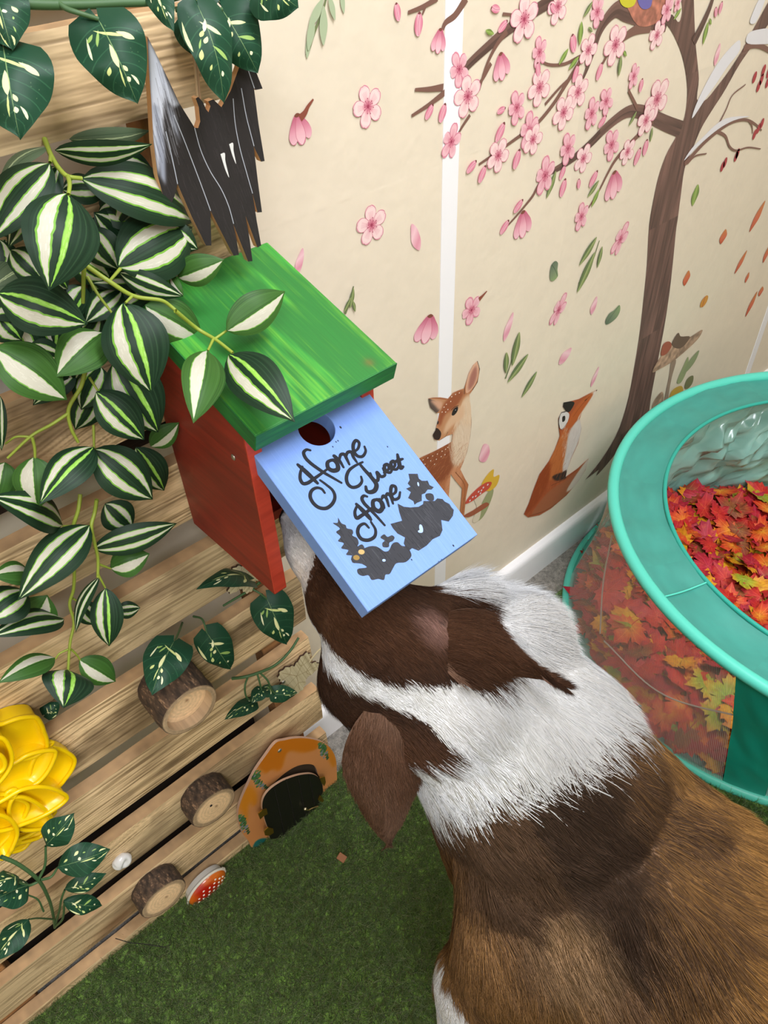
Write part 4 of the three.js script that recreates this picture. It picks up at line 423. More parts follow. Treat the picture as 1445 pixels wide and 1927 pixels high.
LEAF.P = [0, 1, 2].map((k) => leafMat(leafTex(60 + k * 7, (c, s) => {
  c.fillStyle = '#1c402c'; c.fillRect(0, 0, 256, 512);
  for (let i = 0; i < 14; i++) { const y = 470 - i * 34, d = i % 2 ? 1 : -1; c.strokeStyle = 'rgba(70,120,84,.35)'; c.lineWidth = 5; c.beginPath(); c.moveTo(128, y); c.quadraticCurveTo(128 + d * 60, y - 20, 128 + d * 120, y - 90); c.stroke(); }
  for (let i = 0; i < 11; i++) { const n = h2(i, s), q = h2(i, s + 1) - (k === 1 ? 0.68 : 0.5), x = 128 + Math.sign(q) * (8 + 300 * q * q), y = 60 + h2(i, s + 2) * 380, l = 14 + n * n * 64, w = 7 + h2(i, s + 3) * 15; c.fillStyle = ['#d9d9a0', '#c6cf85', '#e3e2b8', '#8fae5f'][i % 4]; c.save(); c.translate(x, y); c.rotate((x > 128 ? 0.5 : -0.5) + (n - 0.5)); c.beginPath(); c.moveTo(0, -l); c.bezierCurveTo(w, -l * 0.4, w * 0.7, l * 0.4, 0, l); c.bezierCurveTo(-w * 0.6, l * 0.2, -w, -l * 0.5, 0, -l); c.fill(); c.restore(); }
  for (let i = 0; i < 30; i++) { c.fillStyle = 'rgba(175,190,130,.3)'; c.fillRect(h2(i, s + 5) * 256, h2(i, s + 6) * 512, 1 + 3 * h2(i, 7), 2 + 8 * h2(i, 8)); }
  c.strokeStyle = 'rgba(146,170,110,.8)'; c.lineWidth = 3; c.beginPath(); c.moveTo(128, 512); c.lineTo(128, 0); c.stroke();
}), { roughness: 0.42 }));
const stemM = M({ color: 0x8a9a35, roughness: 0.5 }), potStemM = M({ color: 0x3f5f38, roughness: 0.55 });
// one leaf between two points; o: width (m), roll about its axis, arch, fold, heart
const GU = 8, GV = 16;
function leafGeo(a, b, width, o = {}) {
  const ax = b.clone().sub(a), L = ax.length(); ax.normalize(); const mid = a.clone().lerp(b, 0.5); let n = o.n ? o.n.clone() : CAM.clone().add(new V3(0.05, 0.25, 0.1)).sub(mid); n.addScaledVector(ax, -n.dot(ax)).normalize(); n.applyAxisAngle(ax, o.roll ?? 0); const side = new V3().crossVectors(ax, n).normalize();
  const pos = [], uv = [], idx = [], arch = (o.arch ?? 0.12) * L, fold = o.fold ?? 0.22, p = new V3();
  for (let j = 0; j <= GV; j++) { const v = j / GV; let w = o.heart ? (v < 0.02 ? 0.1 : Math.pow(Math.sin(Math.PI * Math.pow(clamp(v * 0.97 + 0.03, 0, 1), 0.56)), 0.72)) : Math.pow(Math.sin(Math.PI * Math.pow(clamp(v, 0, 1), 0.82)), 0.86); if (v > 0.86) w *= lerp(1, 0.62, (v - 0.86) / 0.14); if (o.ear) w = v < 0.35 ? Math.pow(Math.sin((v / 0.35 * 0.85 + 0.15) * Math.PI / 2), 0.7) : Math.pow(clamp((1 - v) / 0.65, 0, 1), o.ear); w *= width / 2;
    const lift = arch * Math.sin(Math.PI * v) - (o.droop ?? 0.05) * L * v * v * v;
    for (let i = 0; i <= GU; i++) { const s = i / GU * 2 - 1; let al = v * L; if (o.heart && v < 0.3) al -= Math.abs(s) ** 1.2 * (0.3 - v) * L * 0.42;
      const dip = -fold * width * 0.5 * (s * s * 0.9 - 0.12 * Math.exp(-s * s * 30)) * Math.sin(Math.PI * clamp(v * 0.9 + 0.08, 0, 1)) + (o.ripple ?? 0) * width * Math.sin(v * 12 + s * 2) * Math.abs(s) * 0.1;
      p.copy(a).addScaledVector(ax, al).addScaledVector(side, s * w).addScaledVector(n, lift + dip); pos.push(p.x, p.y, p.z); uv.push(1 - i / GU, v); } }
  for (let j = 0; j < GV; j++) for (let i = 0; i < GU; i++) { const q = j * (GU + 1) + i; idx.push(q, q + 1, q + GU + 2, q, q + GU + 2, q + GU + 1); }
  const g = new THREE.BufferGeometry(); g.setAttribute('position', new THREE.Float32BufferAttribute(pos, 3)); g.setAttribute('uv', new THREE.Float32BufferAttribute(uv, 2)); g.setIndex(idx); g.computeVertexNormals(); return g;
}
// rows: stalk end x, y, height off the fence; tip x, y, height; width in photograph pixels; print; roll; options
const offZ = (d) => ZF + d / S;
function addLeaf(t, r, opt = {}) { const [x0, y0, d0, x1, y1, d1, wpx, kind, roll = 0, o = {}] = r; const a = opt.at ? opt.at(x0, y0, d0) : zP(x0, y0, offZ(d0)), b = opt.at ? opt.at(x1, y1, d1) : zP(x1, y1, offZ(d1)); const dist = a.clone().lerp(b, 0.5).distanceTo(CAM), mat = Array.isArray(LEAF[kind]) ? LEAF[kind][Math.abs(Math.round(x0 + y0)) % 3] : LEAF[kind]; return wpart('leaf', leafGeo(a, b, wpx / F * dist, { roll, ...opt.o, ...o }), mat, t); }
const addStem = (t, pts, r, m = stemM, at) => wpart('stem', tube(pts.map(([x, y, d]) => (at ? at(x, y, d) : zP(x, y, offZ(d)))), r, 8 * pts.length, 7, 0.75), m, t);
const onRoof = (x, y, d) => plP(x, y, V(0.23, 0.7484 + d / S, -0.392), new V3(0, 1, 0.289).normalize());
{
  const t = thing('striped_vine', 'dense trailing artificial vine with cream-striped green leaves hanging over the fence beside the birdhouse', 'plant', zP(95, 280, offZ(0.02)));
  const R = [
    // behind
    [130, 262, 0.012, 285, 248, 0.03, 34, 'D', 0.6], [89, 276, 0.02, -6, 345, 0.03, 40, 'D', 0.8], [228, 545, 0.02, 160, 606, 0.03, 56, 'A', 0.2], [60, 495, 0.02, -22, 545, 0.03, 62, 'D', 0], [165, 428, 0.02, 222, 508, 0.035, 66, 'A', 0.5], [240, 470, 0.015, 180, 400, 0.02, 80, 'A', 0.2], [170, 520, 0.01, 240, 580, 0.02, 70, 'A', 0.2], [40, 580, 0.01, 110, 690, 0.02, 90, 'A', 0.1], [20, 520, 0.01, 60, 600, 0.02, 80, 'A', 0],
    [110, 312, 0.035, 12, 464, 0.045, 74, 'A', 0.3], [55, 650, 0.02, 120, 672, 0.03, 46, 'A', 0.6], [256, 842, 0.02, 311, 926, 0.03, 62, 'B', 0.1], [283, 840, 0.03, 337, 796, 0.04, 44, 'C', 0.4], [190, 690, 0.02, 150, 770, 0.03, 80, 'A', 0.5], [140, 700, 0.015, 60, 760, 0.02, 60, 'A', 0.5], [290, 250, 0.015, 350, 300, 0.02, 50, 'A', 0.3], [180, 300, 0.015, 290, 320, 0.02, 60, 'A', 0.5], [10, 870, 0.03, -6, 945, 0.04, 56, 'C', 0], [0, 745, 0.04, 2, 850, 0.05, 24, 'A', 0.2],
    [310, 430, 0.03, 372, 470, 0.05, 52, 'A', 0.5], [20, 470, 0.02, 80, 530, 0.04, 60, 'A', 0.3], [0, 600, 0.02, 40, 640, 0.03, 60, 'B', 0.2],
    // middle
    [103, 283, 0.03, 288, 276, 0.06, 46, 'A', 0.8], [94, 307, 0.04, -24, 452, 0.055, 84, 'A', 0.25], [153, 335, 0.035, 376, 414, 0.034, 96, 'A', -0.15, { arch: 0.16 }], [225, 513, 0.045, 345, 559, 0.075, 44, 'A', 0.5], [320, 519, 0.05, 345, 556, 0.065, 20, 'C', 0.5], [334, 522, 0.05, 421, 489, 0.075, 56, 'C', 0.3],
    [222, 502, 0.05, 366, 424, 0.036, 116, 'A', 0.1], [-4, 551, 0.06, 166, 609, 0.09, 98, 'B', 0.1], [194, 626, 0.055, 106, 706, 0.08, 84, 'C', 0.1], [-10, 652, 0.06, 129, 752, 0.085, 92, 'C', -0.1], [273, 574, 0.06, 385, 640, 0.075, 76, 'C', 0.15], [215, 680, 0.05, 300, 816, 0.075, 102, 'B', 0.05], [181, 737, 0.065, 273, 829, 0.09, 74, 'B', 0.15], [232, 569, 0.075, 285, 740, 0.11, 114, 'B', 0.1], [128, 363, 0.075, 94, 544, 0.11, 122, 'B', -0.15, { arch: 0.14 }],
    [64, 860, 0.05, 71, 958, 0.065, 74, 'C', 0.2], [177, 845, 0.055, 290, 941, 0.085, 88, 'A', 0.05], [177, 841, 0.06, 74, 945, 0.09, 72, 'B', 0.25],
    // lower strand
    [118, 988, 0.045, -12, 932, 0.07, 66, 'A', 0.15], [198, 948, 0.03, 250, 996, 0.04, 62, 'A', 0.2], [176, 1033, 0.045, 334, 986, 0.07, 54, 'A', 0.35], [169, 988, 0.055, 33, 1127, 0.085, 78, 'A', 0.1], [207, 1069, 0.045, 281, 1042, 0.06, 56, 'C', 0.1], [59, 1079, 0.04, -14, 1082, 0.05, 46, 'C', 0.2], [60, 1168, 0.03, 88, 1122, 0.04, 66, 'C', 0.2], [50, 1112, 0.045, -34, 1172, 0.06, 74, 'A', 0.2], [121, 1165, 0.045, -16, 1194, 0.07, 56, 'A', 0.4],
    [148, 1134, 0.025, 186, 1176, 0.035, 40, 'A', 0.1], [218, 1150, 0.03, 265, 1144, 0.035, 32, 'A', 0.3], [186, 1086, 0.055, 138, 1190, 0.07, 34, 'A', 0.8], [199, 1107, 0.055, 205, 1219, 0.075, 56, 'B', 0.1], [104, 1238, 0.045, -2, 1282, 0.065, 44, 'C', 0.25], [150, 1241, 0.045, 220, 1284, 0.06, 50, 'C', 0.1], [127, 1260, 0.05, 121, 1330, 0.09, 88, 'B', -0.3, { arch: 0.25 }],
  ];
  for (let i = 0; i < 30; i++) { const x = -10 + 290 * h2(i, 71), y = 320 + 420 * h2(i, 72), a = h2(i, 73) * 6.28; if (x + (y - 320) * 0.25 > 330) continue; R.unshift([x, y, 0.008 + 0.012 * h2(i, 74), x + Math.cos(a) * 85, y + Math.abs(Math.sin(a)) * 85, 0.02, 62, i % 3 ? 'A' : 'B', (h2(i, 75) - 0.5)]); }
  for (const r of R) addLeaf(t, r);
  for (const r of [[426, 622, 0.03, 539, 547, 0.045, 70, 'C', 0.25, { arch: 0.1 }], [391, 659, 0.03, 366, 791, 0.03, 80, 'C', -0.1], [430, 666, 0.03, 552, 789, 0.035, 94, 'B', 0.1]]) addLeaf(t, r, { at: onRoof });
  addStem(t, [[84, 262, 0.01], [96, 292, 0.03], [112, 318, 0.045], [128, 332, 0.055], [154, 336, 0.055]], 0.00207); addStem(t, [[128, 332, 0.055], [131, 348, 0.07], [129, 366, 0.078]], 0.00178); addStem(t, [[96, 292, 0.03], [94, 306, 0.04]], 0.00163);
  addStem(t, [[157, 496, 0.055], [205, 529, 0.07], [252, 557, 0.075], [306, 566, 0.08], [322, 577, 0.082], [348, 600, 0.09]], 0.00192); addStem(t, [[250, 556, 0.075], [236, 570, 0.08]], 0.00133); addStem(t, [[226, 506, 0.06], [206, 529, 0.07]], 0.00148); addStem(t, [[158, 498, 0.05], [156, 570, 0.045]], 0.00192); addStem(t, [[164, 520, 0.05], [186, 556, 0.06], [210, 588, 0.065]], 0.00133);
  addStem(t, [[330, 585, 0.05], [372, 619, 0.026], [407, 640, 0.024], [438, 664, 0.024]], 0.00178, stemM, onRoof); addStem(t, [[404, 638, 0.024], [428, 621, 0.026]], 0.00133, stemM, onRoof); addStem(t, [[402, 637, 0.024], [391, 660, 0.026]], 0.00133, stemM, onRoof);
  addStem(t, [[160, 700, 0.05], [152, 728, 0.05], [129, 770, 0.05], [134, 806, 0.05], [147, 832, 0.05]], 0.00192); addStem(t, [[128, 778, 0.05], [98, 798, 0.05], [62, 818, 0.05], [14, 862, 0.045]], 0.00148); addStem(t, [[60, 821, 0.05], [65, 842, 0.05], [66, 862, 0.05]], 0.00148); addStem(t, [[60, 822, 0.05], [30, 822, 0.045], [10, 835, 0.04]], 0.00111); addStem(t, [[168, 710, 0.05], [184, 735, 0.06]], 0.00118);
  addStem(t, [[151, 930, 0.04], [147, 960, 0.045], [138, 990, 0.045], [140, 1060, 0.03], [138, 1110, 0.03], [131, 1136, 0.03], [139, 1172, 0.035], [132, 1208, 0.04], [128, 1262, 0.05]], 0.00192); addStem(t, [[128, 1222, 0.045], [112, 1230, 0.045], [104, 1240, 0.045]], 0.00118); addStem(t, [[134, 1222, 0.045], [144, 1232, 0.045], [151, 1242, 0.045]], 0.00118); addStem(t, [[137, 1126, 0.03], [149, 1134, 0.028]], 0.00118); addStem(t, [[72, 1078, 0.04], [59, 1080, 0.04]], 0.00118); addStem(t, [[136, 990, 0.045], [118, 990, 0.045]], 0.00118);
  addStem(t, [[182, 940, 0.05], [178, 965, 0.05], [172, 988, 0.055], [178, 1022, 0.055], [184, 1050, 0.055], [184, 1086, 0.058]], 0.00192); addStem(t, [[184, 1080, 0.058], [198, 1106, 0.058]], 0.00133); addStem(t, [[186, 1062, 0.055], [208, 1070, 0.05]], 0.00133); addStem(t, [[176, 800, 0.05], [177, 845, 0.055]], 0.00133);
}
{
  const t = thing('pothos_vine', 'artificial pothos vine with large marbled heart leaves trailing along the top of the fence', 'plant', zP(190, 4, offZ(0.03))), O = { o: { heart: true, fold: 0.3, ripple: 0.5 } };
  for (const r of [[352, 34, 0.02, 402, 118, 0.03, 62, 'P', 0.2], [400, -30, 0.03, 372, 30, 0.05, 50, 'P', 0.5], [440, -40, 0.04, 462, 42, 0.06, 70, 'P', 0.2], [417, 16, 0.05, 486, 138, 0.07, 86, 'P', 0.1], [372, 10, 0.06, 424, 194, 0.085, 80, 'P', -0.25], [488, -30, 0.07, 562, 14, 0.09, 86, 'P', 0.1], [290, -30, 0.05, 325, 56, 0.08, 44, 'P', 0.3], [184, 34, 0.06, 259, 194, 0.085, 112, 'P', 0.05], [-10, -20, 0.05, 22, 92, 0.07, 84, 'P', 0.1], [6, 86, 0.06, 36, 258, 0.09, 132, 'P', 0.1]]) addLeaf(t, r, O);
  addStem(t, [[-20, 0, 0.05], [60, 8, 0.05], [150, 9, 0.05], [220, 6, 0.05], [300, 2, 0.05], [340, -8, 0.05]], 0.0034, potStemM); addStem(t, [[108, 4, 0.05], [124, 16, 0.055], [150, 25, 0.06], [185, 36, 0.062]], 0.0019, potStemM); addStem(t, [[330, 18, 0.045], [372, 14, 0.055], [418, 18, 0.055]], 0.0019, potStemM); addStem(t, [[410, -20, 0.04], [440, -40, 0.04]], 0.002, potStemM);
}
{
  const t = thing('pothos_vine', 'dark marbled pothos sprays threaded between the boards under the birdhouse', 'plant', zP(484, 1268, offZ(0.01))), O = { o: { heart: true, fold: 0.3, ripple: 0.4 } };
  for (const r of [[470, 1092, 0.02, 375, 1102, 0.05, 50, 'P', 0.5], [502, 1126, 0.02, 541, 1215, 0.05, 76, 'P', 0.1], [389, 1190, 0.02, 436, 1262, 0.04, 62, 'P', 0.15], [327, 1208, 0.045, 285, 1305, 0.085, 84, 'P', 0.2], [478, 1322, 0.02, 424, 1352, 0.03, 32, 'P', 0.2], [494, 1297, 0.02, 474, 1322, 0.03, 30, 'P', 0.3], [512, 1306, 0.02, 560, 1304, 0.035, 34, 'P', 0.4], [512, 1296, 0.015, 486, 1310, 0.02, 26, 'P', 0.2], [84, 1345, -0.01, 112, 1322, -0.01, 30, 'P', 0.2]]) addLeaf(t, r, O);
  const st = (p, r = 0.0015) => addStem(t, p, r, potStemM); st([[437, 1277, -0.005], [460, 1274, 0.01], [484, 1267, 0.015], [519, 1251, 0.015], [545, 1226, 0.015], [562, 1200, 0.012]], 0.0024); st([[484, 1268, 0.015], [488, 1282, 0.02], [492, 1298, 0.02]]); st([[466, 1274, 0.012], [461, 1290, 0.02], [464, 1312, 0.02], [478, 1322, 0.02]]); st([[490, 1267, 0.015], [503, 1280, 0.022], [512, 1300, 0.022], [530, 1312, 0.022]]); st([[489, 1096, 0.012], [470, 1110, 0.005], [420, 1140, -0.012]], 0.002); st([[474, 1108, 0.006], [488, 1116, 0.015], [502, 1127, 0.02]]); st([[364, 1160, -0.012], [380, 1165, 0.006], [385, 1176, 0.015], [389, 1191, 0.02]]); st([[343, 1172, -0.012], [336, 1190, 0.02], [327, 1209, 0.045]]);
}
{
  const t = thing('pothos_sprig', 'small dark pothos sprig poking out between the lowest boards near the yellow plastic flower', 'plant', zP(103, 1743, offZ(0.0))), O = { o: { fold: 0.25, ripple: 0.5 } };
  for (const r of [[86, 1591, 0.06, 138, 1533, 0.07, 50, 'P', 0.1], [108, 1632, 0.06, 207, 1599, 0.08, 52, 'P', 0.2], [122, 1673, 0.05, 200, 1645, 0.065, 30, 'P', 0.4], [120, 1696, 0.045, 194, 1705, 0.06, 31, 'P', 0.3], [56, 1666, 0.06, -20, 1698, 0.07, 52, 'P', 0.2], [36, 1652, 0.06, -16, 1668, 0.065, 36, 'P', 0.4], [54, 1730, 0.05, -8, 1808, 0.07, 42, 'P', 0.3]]) addLeaf(t, r, O);
  const st = (p, r = 0.0018) => addStem(t, p, r, potStemM); st([[2, 1612, 0.05], [30, 1624, 0.055], [68, 1652, 0.06], [91, 1690, 0.045], [100, 1722, 0.02], [103, 1746, -0.006]], 0.0024); st([[72, 1656, 0.06], [84, 1630, 0.06], [86, 1592, 0.06]]); st([[76, 1656, 0.06], [96, 1650, 0.06], [108, 1633, 0.06]]); st([[104, 1740, 0.0], [112, 1712, 0.03], [116, 1690, 0.045], [122, 1674, 0.05]]); st([[104, 1744, 0.0], [118, 1728, 0.03], [121, 1697, 0.045]]); st([[70, 1660, 0.06], [56, 1666, 0.06], [34, 1660, 0.06]]); st([[82, 1715, 0.05], [70, 1692, 0.055], [52, 1684, 0.055]], 0.0013); st([[100, 1730, 0.02], [70, 1728, 0.04], [54, 1730, 0.05]], 0.0013);
}

// ---------------------------------------------------------------- things screwed to the fence
const barkT = dataTex(256, 256, (u, v) => { const a = fbm(u * 40, v * 9, 4), b = fbm(u * 60 + 5, v * 26, 3), k = 0.45 + 0.95 * (a - 0.15) * (0.5 + b); const sp = b > 0.66 && a > 0.5 ? 1 : 0; return [lerp(98, 176, sp * 0.5) * k, lerp(76, 140, sp * 0.5) * k, lerp(58, 106, sp * 0.5) * k]; });
const logBarkM = M({ map: barkT, bumpMap: barkT, bumpScale: 0.003, roughness: 0.9 });
const ringT = dataTex(256, 256, (u, v) => { const x = u - 0.5, y = v - 0.5, r = Math.hypot(x, y) * 2, a = 0.5 + 0.5 * Math.sin(r * 44 + 3 * fbm(u * 5, v * 5, 3)), n = fbm(u * 26, v * 26, 3), e = sstep(r, 0.72, 0.8) * 0.26 + sstep(r, 0.93, 1) * 0.35; const k = 1 - 0.06 * a + 0.14 * (n - 0.5) - e; const s = Math.exp(-((x - 0.05) ** 2 + (y - 0.02) ** 2) * 900) * 0.3; return [236 * (k - s), 200 * (k - s * 1.2), 156 * (k - s * 1.3)]; });
const ringM = M({ map: ringT, roughness: 0.7 });
function log(label, fx, fy, len, r, hollow, bark) { // front face seen at (fx, fy), fixed to the boards with its axis straight out
  const f = zP(fx, fy, offZ(len)), t = thing('log_slice', label, 'wood slice', new V3(f.x, f.y, ZF * S)), n = 56, rr = (a) => r * (1 + 0.045 * (fbm(Math.cos(a) * 1.5 + fx, Math.sin(a) * 1.5, 3) - 0.5) * 2);
  const barkG = new THREE.CylinderGeometry(1, 1, len, n, 8, true); { const p = barkG.attributes.position; for (let i = 0; i < p.count; i++) { const a = Math.atan2(p.getZ(i), p.getX(i)), y = p.getY(i), k = rr(a) + 0.0022 * (fbm(a * 5 + fx, y * 120, 3) - 0.5) - 0.0018 * Math.max(0, (Math.abs(y) / (len / 2) - 0.8) * 5); p.setXYZ(i, Math.cos(a) * k, y, Math.sin(a) * k); } barkG.rotateX(Math.PI / 2); barkG.translate(0, 0, len / 2); barkG.computeVertexNormals(); const uv = barkG.attributes.uv; for (let i = 0; i < uv.count; i++) uv.setXY(i, uv.getX(i) * 1.6, uv.getY(i) * 0.5); }
  part('bark', barkG, logBarkM, t);
  const face = (r0, r1, z0, z1, nm) => { const g = new THREE.BufferGeometry(), pos = [], uv = [], idx = []; for (let k = 0; k <= 4; k++) for (let i = 0; i <= n; i++) { const a = i / n * Math.PI * 2, q = lerp(r0, r1, k / 4), z = lerp(z0, z1, k / 4); const x = Math.cos(a) * rr(-a) * q, y = Math.sin(a) * rr(-a) * q; pos.push(x, y, z); uv.push(0.5 + x / r / 2, 0.5 + y / r / 2); } for (let k = 0; k < 4; k++) for (let i = 0; i < n; i++) { const a = k * (n + 1) + i; idx.push(a, a + n + 1, a + 1, a + 1, a + n + 1, a + n + 2); } g.setAttribute('position', new THREE.Float32BufferAttribute(pos, 3)); g.setAttribute('uv', new THREE.Float32BufferAttribute(uv, 2)); g.setIndex(idx); g.computeVertexNormals(); return part(nm, g, ringM, t); };
  if (hollow) { face(0.8, 0.97, len, len - 0.0005, 'rim'); face(0.79, 0.8, len - hollow, len, 'inner_wall'); face(0, 0.79, len - hollow, len - hollow, 'hollow_floor'); } else face(0, 0.97, len + 0.0006, len - 0.0008, 'cut_face');
  return shade(t);
}
log('hollowed log slice cup with dark bark, uppermost on the fence under a pothos leaf', 358, 1337, 0.062, 0.0385, 0.014);
{ const t = log('plain log slice with a tiny dark knot on its face, beside the orange fairy door', 403, 1521, 0.036, 0.0375); wpart('knot', new THREE.SphereGeometry(0.0022, 10, 8).scale(1, 1, 0.4).translate(zP(397, 1516, offZ(0.0365)).x, zP(397, 1516, offZ(0.0365)).y, ZF * S + 0.0368), darkM, t); }
log('lowest log slice with dark bark, beside the red spotted mushroom', 309, 1692, 0.034, 0.038);
// red spotted ceramic toadstool cap, half round against the boards
{
  const c = zP(388, 1668, offZ(0.012)), t = thing('mushroom_ornament', 'small red and orange ceramic toadstool cap with white spots in the grass', 'ornament', new V3(c.x, c.y, ZF * S)), A = 0.038, B = 0.03, N = 40;
  const pos = [], col = [], idx = [], ang = 0.42, dome = (u, v) => { const x = u * A, y = (v * 2 - 1) * B * Math.sqrt(Math.max(0, 1 - u * u)) , e = 1 - u * u, q = (v * 2 - 1); const z = 0.014 * Math.sqrt(Math.max(0, e * (1 - q * q))) + 0.014; return [x * Math.cos(ang) - y * Math.sin(ang), x * Math.sin(ang) + y * Math.cos(ang), z]; };
  for (let j = 0; j <= N; j++) for (let i = 0; i <= N; i++) { const u = -Math.cos(i / N * Math.PI), v = (1 - Math.cos(j / N * Math.PI)) / 2; pos.push(...dome(u, v)); const k = sstep(Math.abs(u) * 0.75 + Math.abs(v - 0.62) * 0.9 + 0.25 * (fbm(u * 3 + 5, v * 4, 3) - 0.5), 0.3, 0.8), w = 0; const a = new THREE.Color(0xae1608).lerp(new THREE.Color(0xd0691a), k).lerp(new THREE.Color(0xd6cfc4), w); col.push(a.r, a.g, a.b); }
  for (let j = 0; j < N; j++) for (let i = 0; i < N; i++) { const a = j * (N + 1) + i; idx.push(a, a + 1, a + N + 2, a, a + N + 2, a + N + 1); }
  const g = new THREE.BufferGeometry(); g.setAttribute('position', new THREE.Float32BufferAttribute(pos, 3)); g.setAttribute('color', new THREE.Float32BufferAttribute(col, 3)); g.setIndex(idx); g.computeVertexNormals(); part('cap', g, MP({ vertexColors: true, roughness: 0.3, clearcoat: 0.5 }), t);
  const rim = []; for (let i = 0; i <= 48; i++) { const a = i / 48 * Math.PI * 2; const x = Math.cos(a) * A, y = Math.sin(a) * B; rim.push(new V3(x * Math.cos(ang) - y * Math.sin(ang), x * Math.sin(ang) + y * Math.cos(ang), 0.0135)); } part('rim', new THREE.TubeGeometry(new THREE.CatmullRomCurve3(rim, true), 60, 0.0026, 8, true), M({ color: 0xd8d2c4, roughness: 0.5 }), t, 'cream rim'); part('back', new THREE.CylinderGeometry(1, 0.94, 0.0125, 48).rotateX(Math.PI / 2).scale(A, B, 1).rotateZ(ang).translate(0, 0, 0.0068), M({ color: 0xd2cbc0, roughness: 0.55 }), t, 'cream unpainted back');
  const sp = new THREE.SphereGeometry(0.0017, 8, 6); for (let i = 0; i < 34; i++) { const u = -0.82 + 1.64 * ((i * 0.618 + 0.1) % 1), v = 0.12 + 0.72 * ((i + 0.5) / 34) + 0.05 * (h2(i, 92) - 0.5); const p = dome(u, v), m = part('spot', sp, M({ color: 0xf3ece2, roughness: 0.35 }), t); m.position.set(...p); m.scale.set(0.8 + 0.5 * h2(i, 93), 1.3, 0.6); m.rotation.z = h2(i, 94) * 3; } shade(t);
}
// white shell-like knob
{
  const c = zP(230, 1621, offZ(0.006)), g = new THREE.SphereGeometry(0.0135, 28, 20), p = g.attributes.position; for (let i = 0; i < p.count; i++) { const x = p.getX(i) / 0.0135, y = p.getY(i) / 0.0135, z = p.getZ(i) / 0.0135, d = Math.exp(-((x - 0.1) ** 2 * 3 + (y + 0.05 - x * 0.4) ** 2 * 14)) * (z > 0 ? 0.75 : 0), k = 1 + 0.2 * (fbm(x * 2 + 5, y * 2 + z, 3) - 0.5); p.setXYZ(i, x * 0.0135 * k, y * 0.0145 * k, z * (1 - d) * 0.0095 * k); } g.computeVertexNormals(); const m = new THREE.Mesh(g, MP({ color: 0xd9d8d6, roughness: 0.35, clearcoat: 0.3 })); m.position.copy(c); m.rotation.z = 0.5; tag(m, 'shell_knob', 'small white folded shell-like knob on the second lowest full board', 'ornament');
}
// leaf-shaped pale wooden plaques with scorched edges
function plaque(label, cx, cy, rpx, turn, d, screw) {
  const c = zP(cx, cy, offZ(d)), t = thing('leaf_plaque', label, 'ornament', c), k = rpx / F * c.distanceTo(CAM) , pts = []; const lobes = [[0, -1.05, 0.05], [0, -0.72, 0.05]];
  for (let i = 0; i < 96; i++) { const a = i / 96 * Math.PI * 2, s = Math.abs(Math.cos(a * 2.5)) ** 1.6, q = 0.62 + 0.38 * s + 0.05 * Math.sin(a * 26); pts.push([Math.sin(a) * q * k, Math.cos(a) * q * k]); }
  const sh = new THREE.Shape(pts.map(([x, y]) => new THREE.Vector2(x, y))), g = new THREE.ExtrudeGeometry(sh, { depth: 0.003, bevelEnabled: false }), uv = g.attributes.uv, p = g.attributes.position; for (let i = 0; i < p.count; i++) uv.setXY(i, p.getX(i) / k / 2.2 + 0.5, p.getY(i) / k / 2.2 + 0.5);
  const tx = cvTex(256, 256, (q) => { q.fillStyle = '#c3b692'; q.fillRect(0, 0, 256, 256); for (let i = 0; i < 200; i++) { q.strokeStyle = i % 2 ? 'rgba(150,132,96,.18)' : 'rgba(226,216,184,.18)'; q.lineWidth = 3; const y = h2(i, 3) * 256; q.beginPath(); q.moveTo(0, y); q.lineTo(256, y + 20); q.stroke(); } q.strokeStyle = '#8d7a52'; q.lineWidth = 2; for (let i = 0; i < 5; i++) { const a = i / 5 * 6.283; q.beginPath(); q.moveTo(128, 128); q.lineTo(128 + Math.sin(a) * 100, 128 - Math.cos(a) * 100); q.stroke(); for (const s of [-1, 1]) { q.beginPath(); q.moveTo(128 + Math.sin(a) * 50, 128 - Math.cos(a) * 50); q.quadraticCurveTo(128 + Math.sin(a + s * 0.3) * 60, 128 - Math.cos(a + s * 0.3) * 60, 128 + Math.sin(a + s * 0.4) * 84, 128 - Math.cos(a + s * 0.4) * 84); q.stroke(); } } });
  const m = part('board', g, [M({ map: tx, roughness: 0.8 }), M({ color: 0x3b2415, roughness: 0.9 })], t); m.rotation.z = turn; const q = part('stalk', tube([new V3(0, -0.6 * k, 0.0015), new V3(0.1 * k, -1.1 * k, 0.0015), new V3(0.05 * k, -1.45 * k, 0.0015)], 0.0016, 12, 6), M({ color: 0xb9aa84 }), m); if (screw) part('screw', new THREE.SphereGeometry(0.0035, 12, 8).scale(1, 1, 0.5).translate(-0.55 * k, 0.2 * k, 0.0035), screwM, t); return shade(t);
}
plaque('pale maple-leaf plaque with scorched edge and a screw, near the right end of the fence', 556, 1270, 52, 1.9, 0.008, true);
plaque('pale maple-leaf plaque mostly hidden under the bottom corner of the birdhouse', 462, 1082, 44, 0.6, 0.006, false);
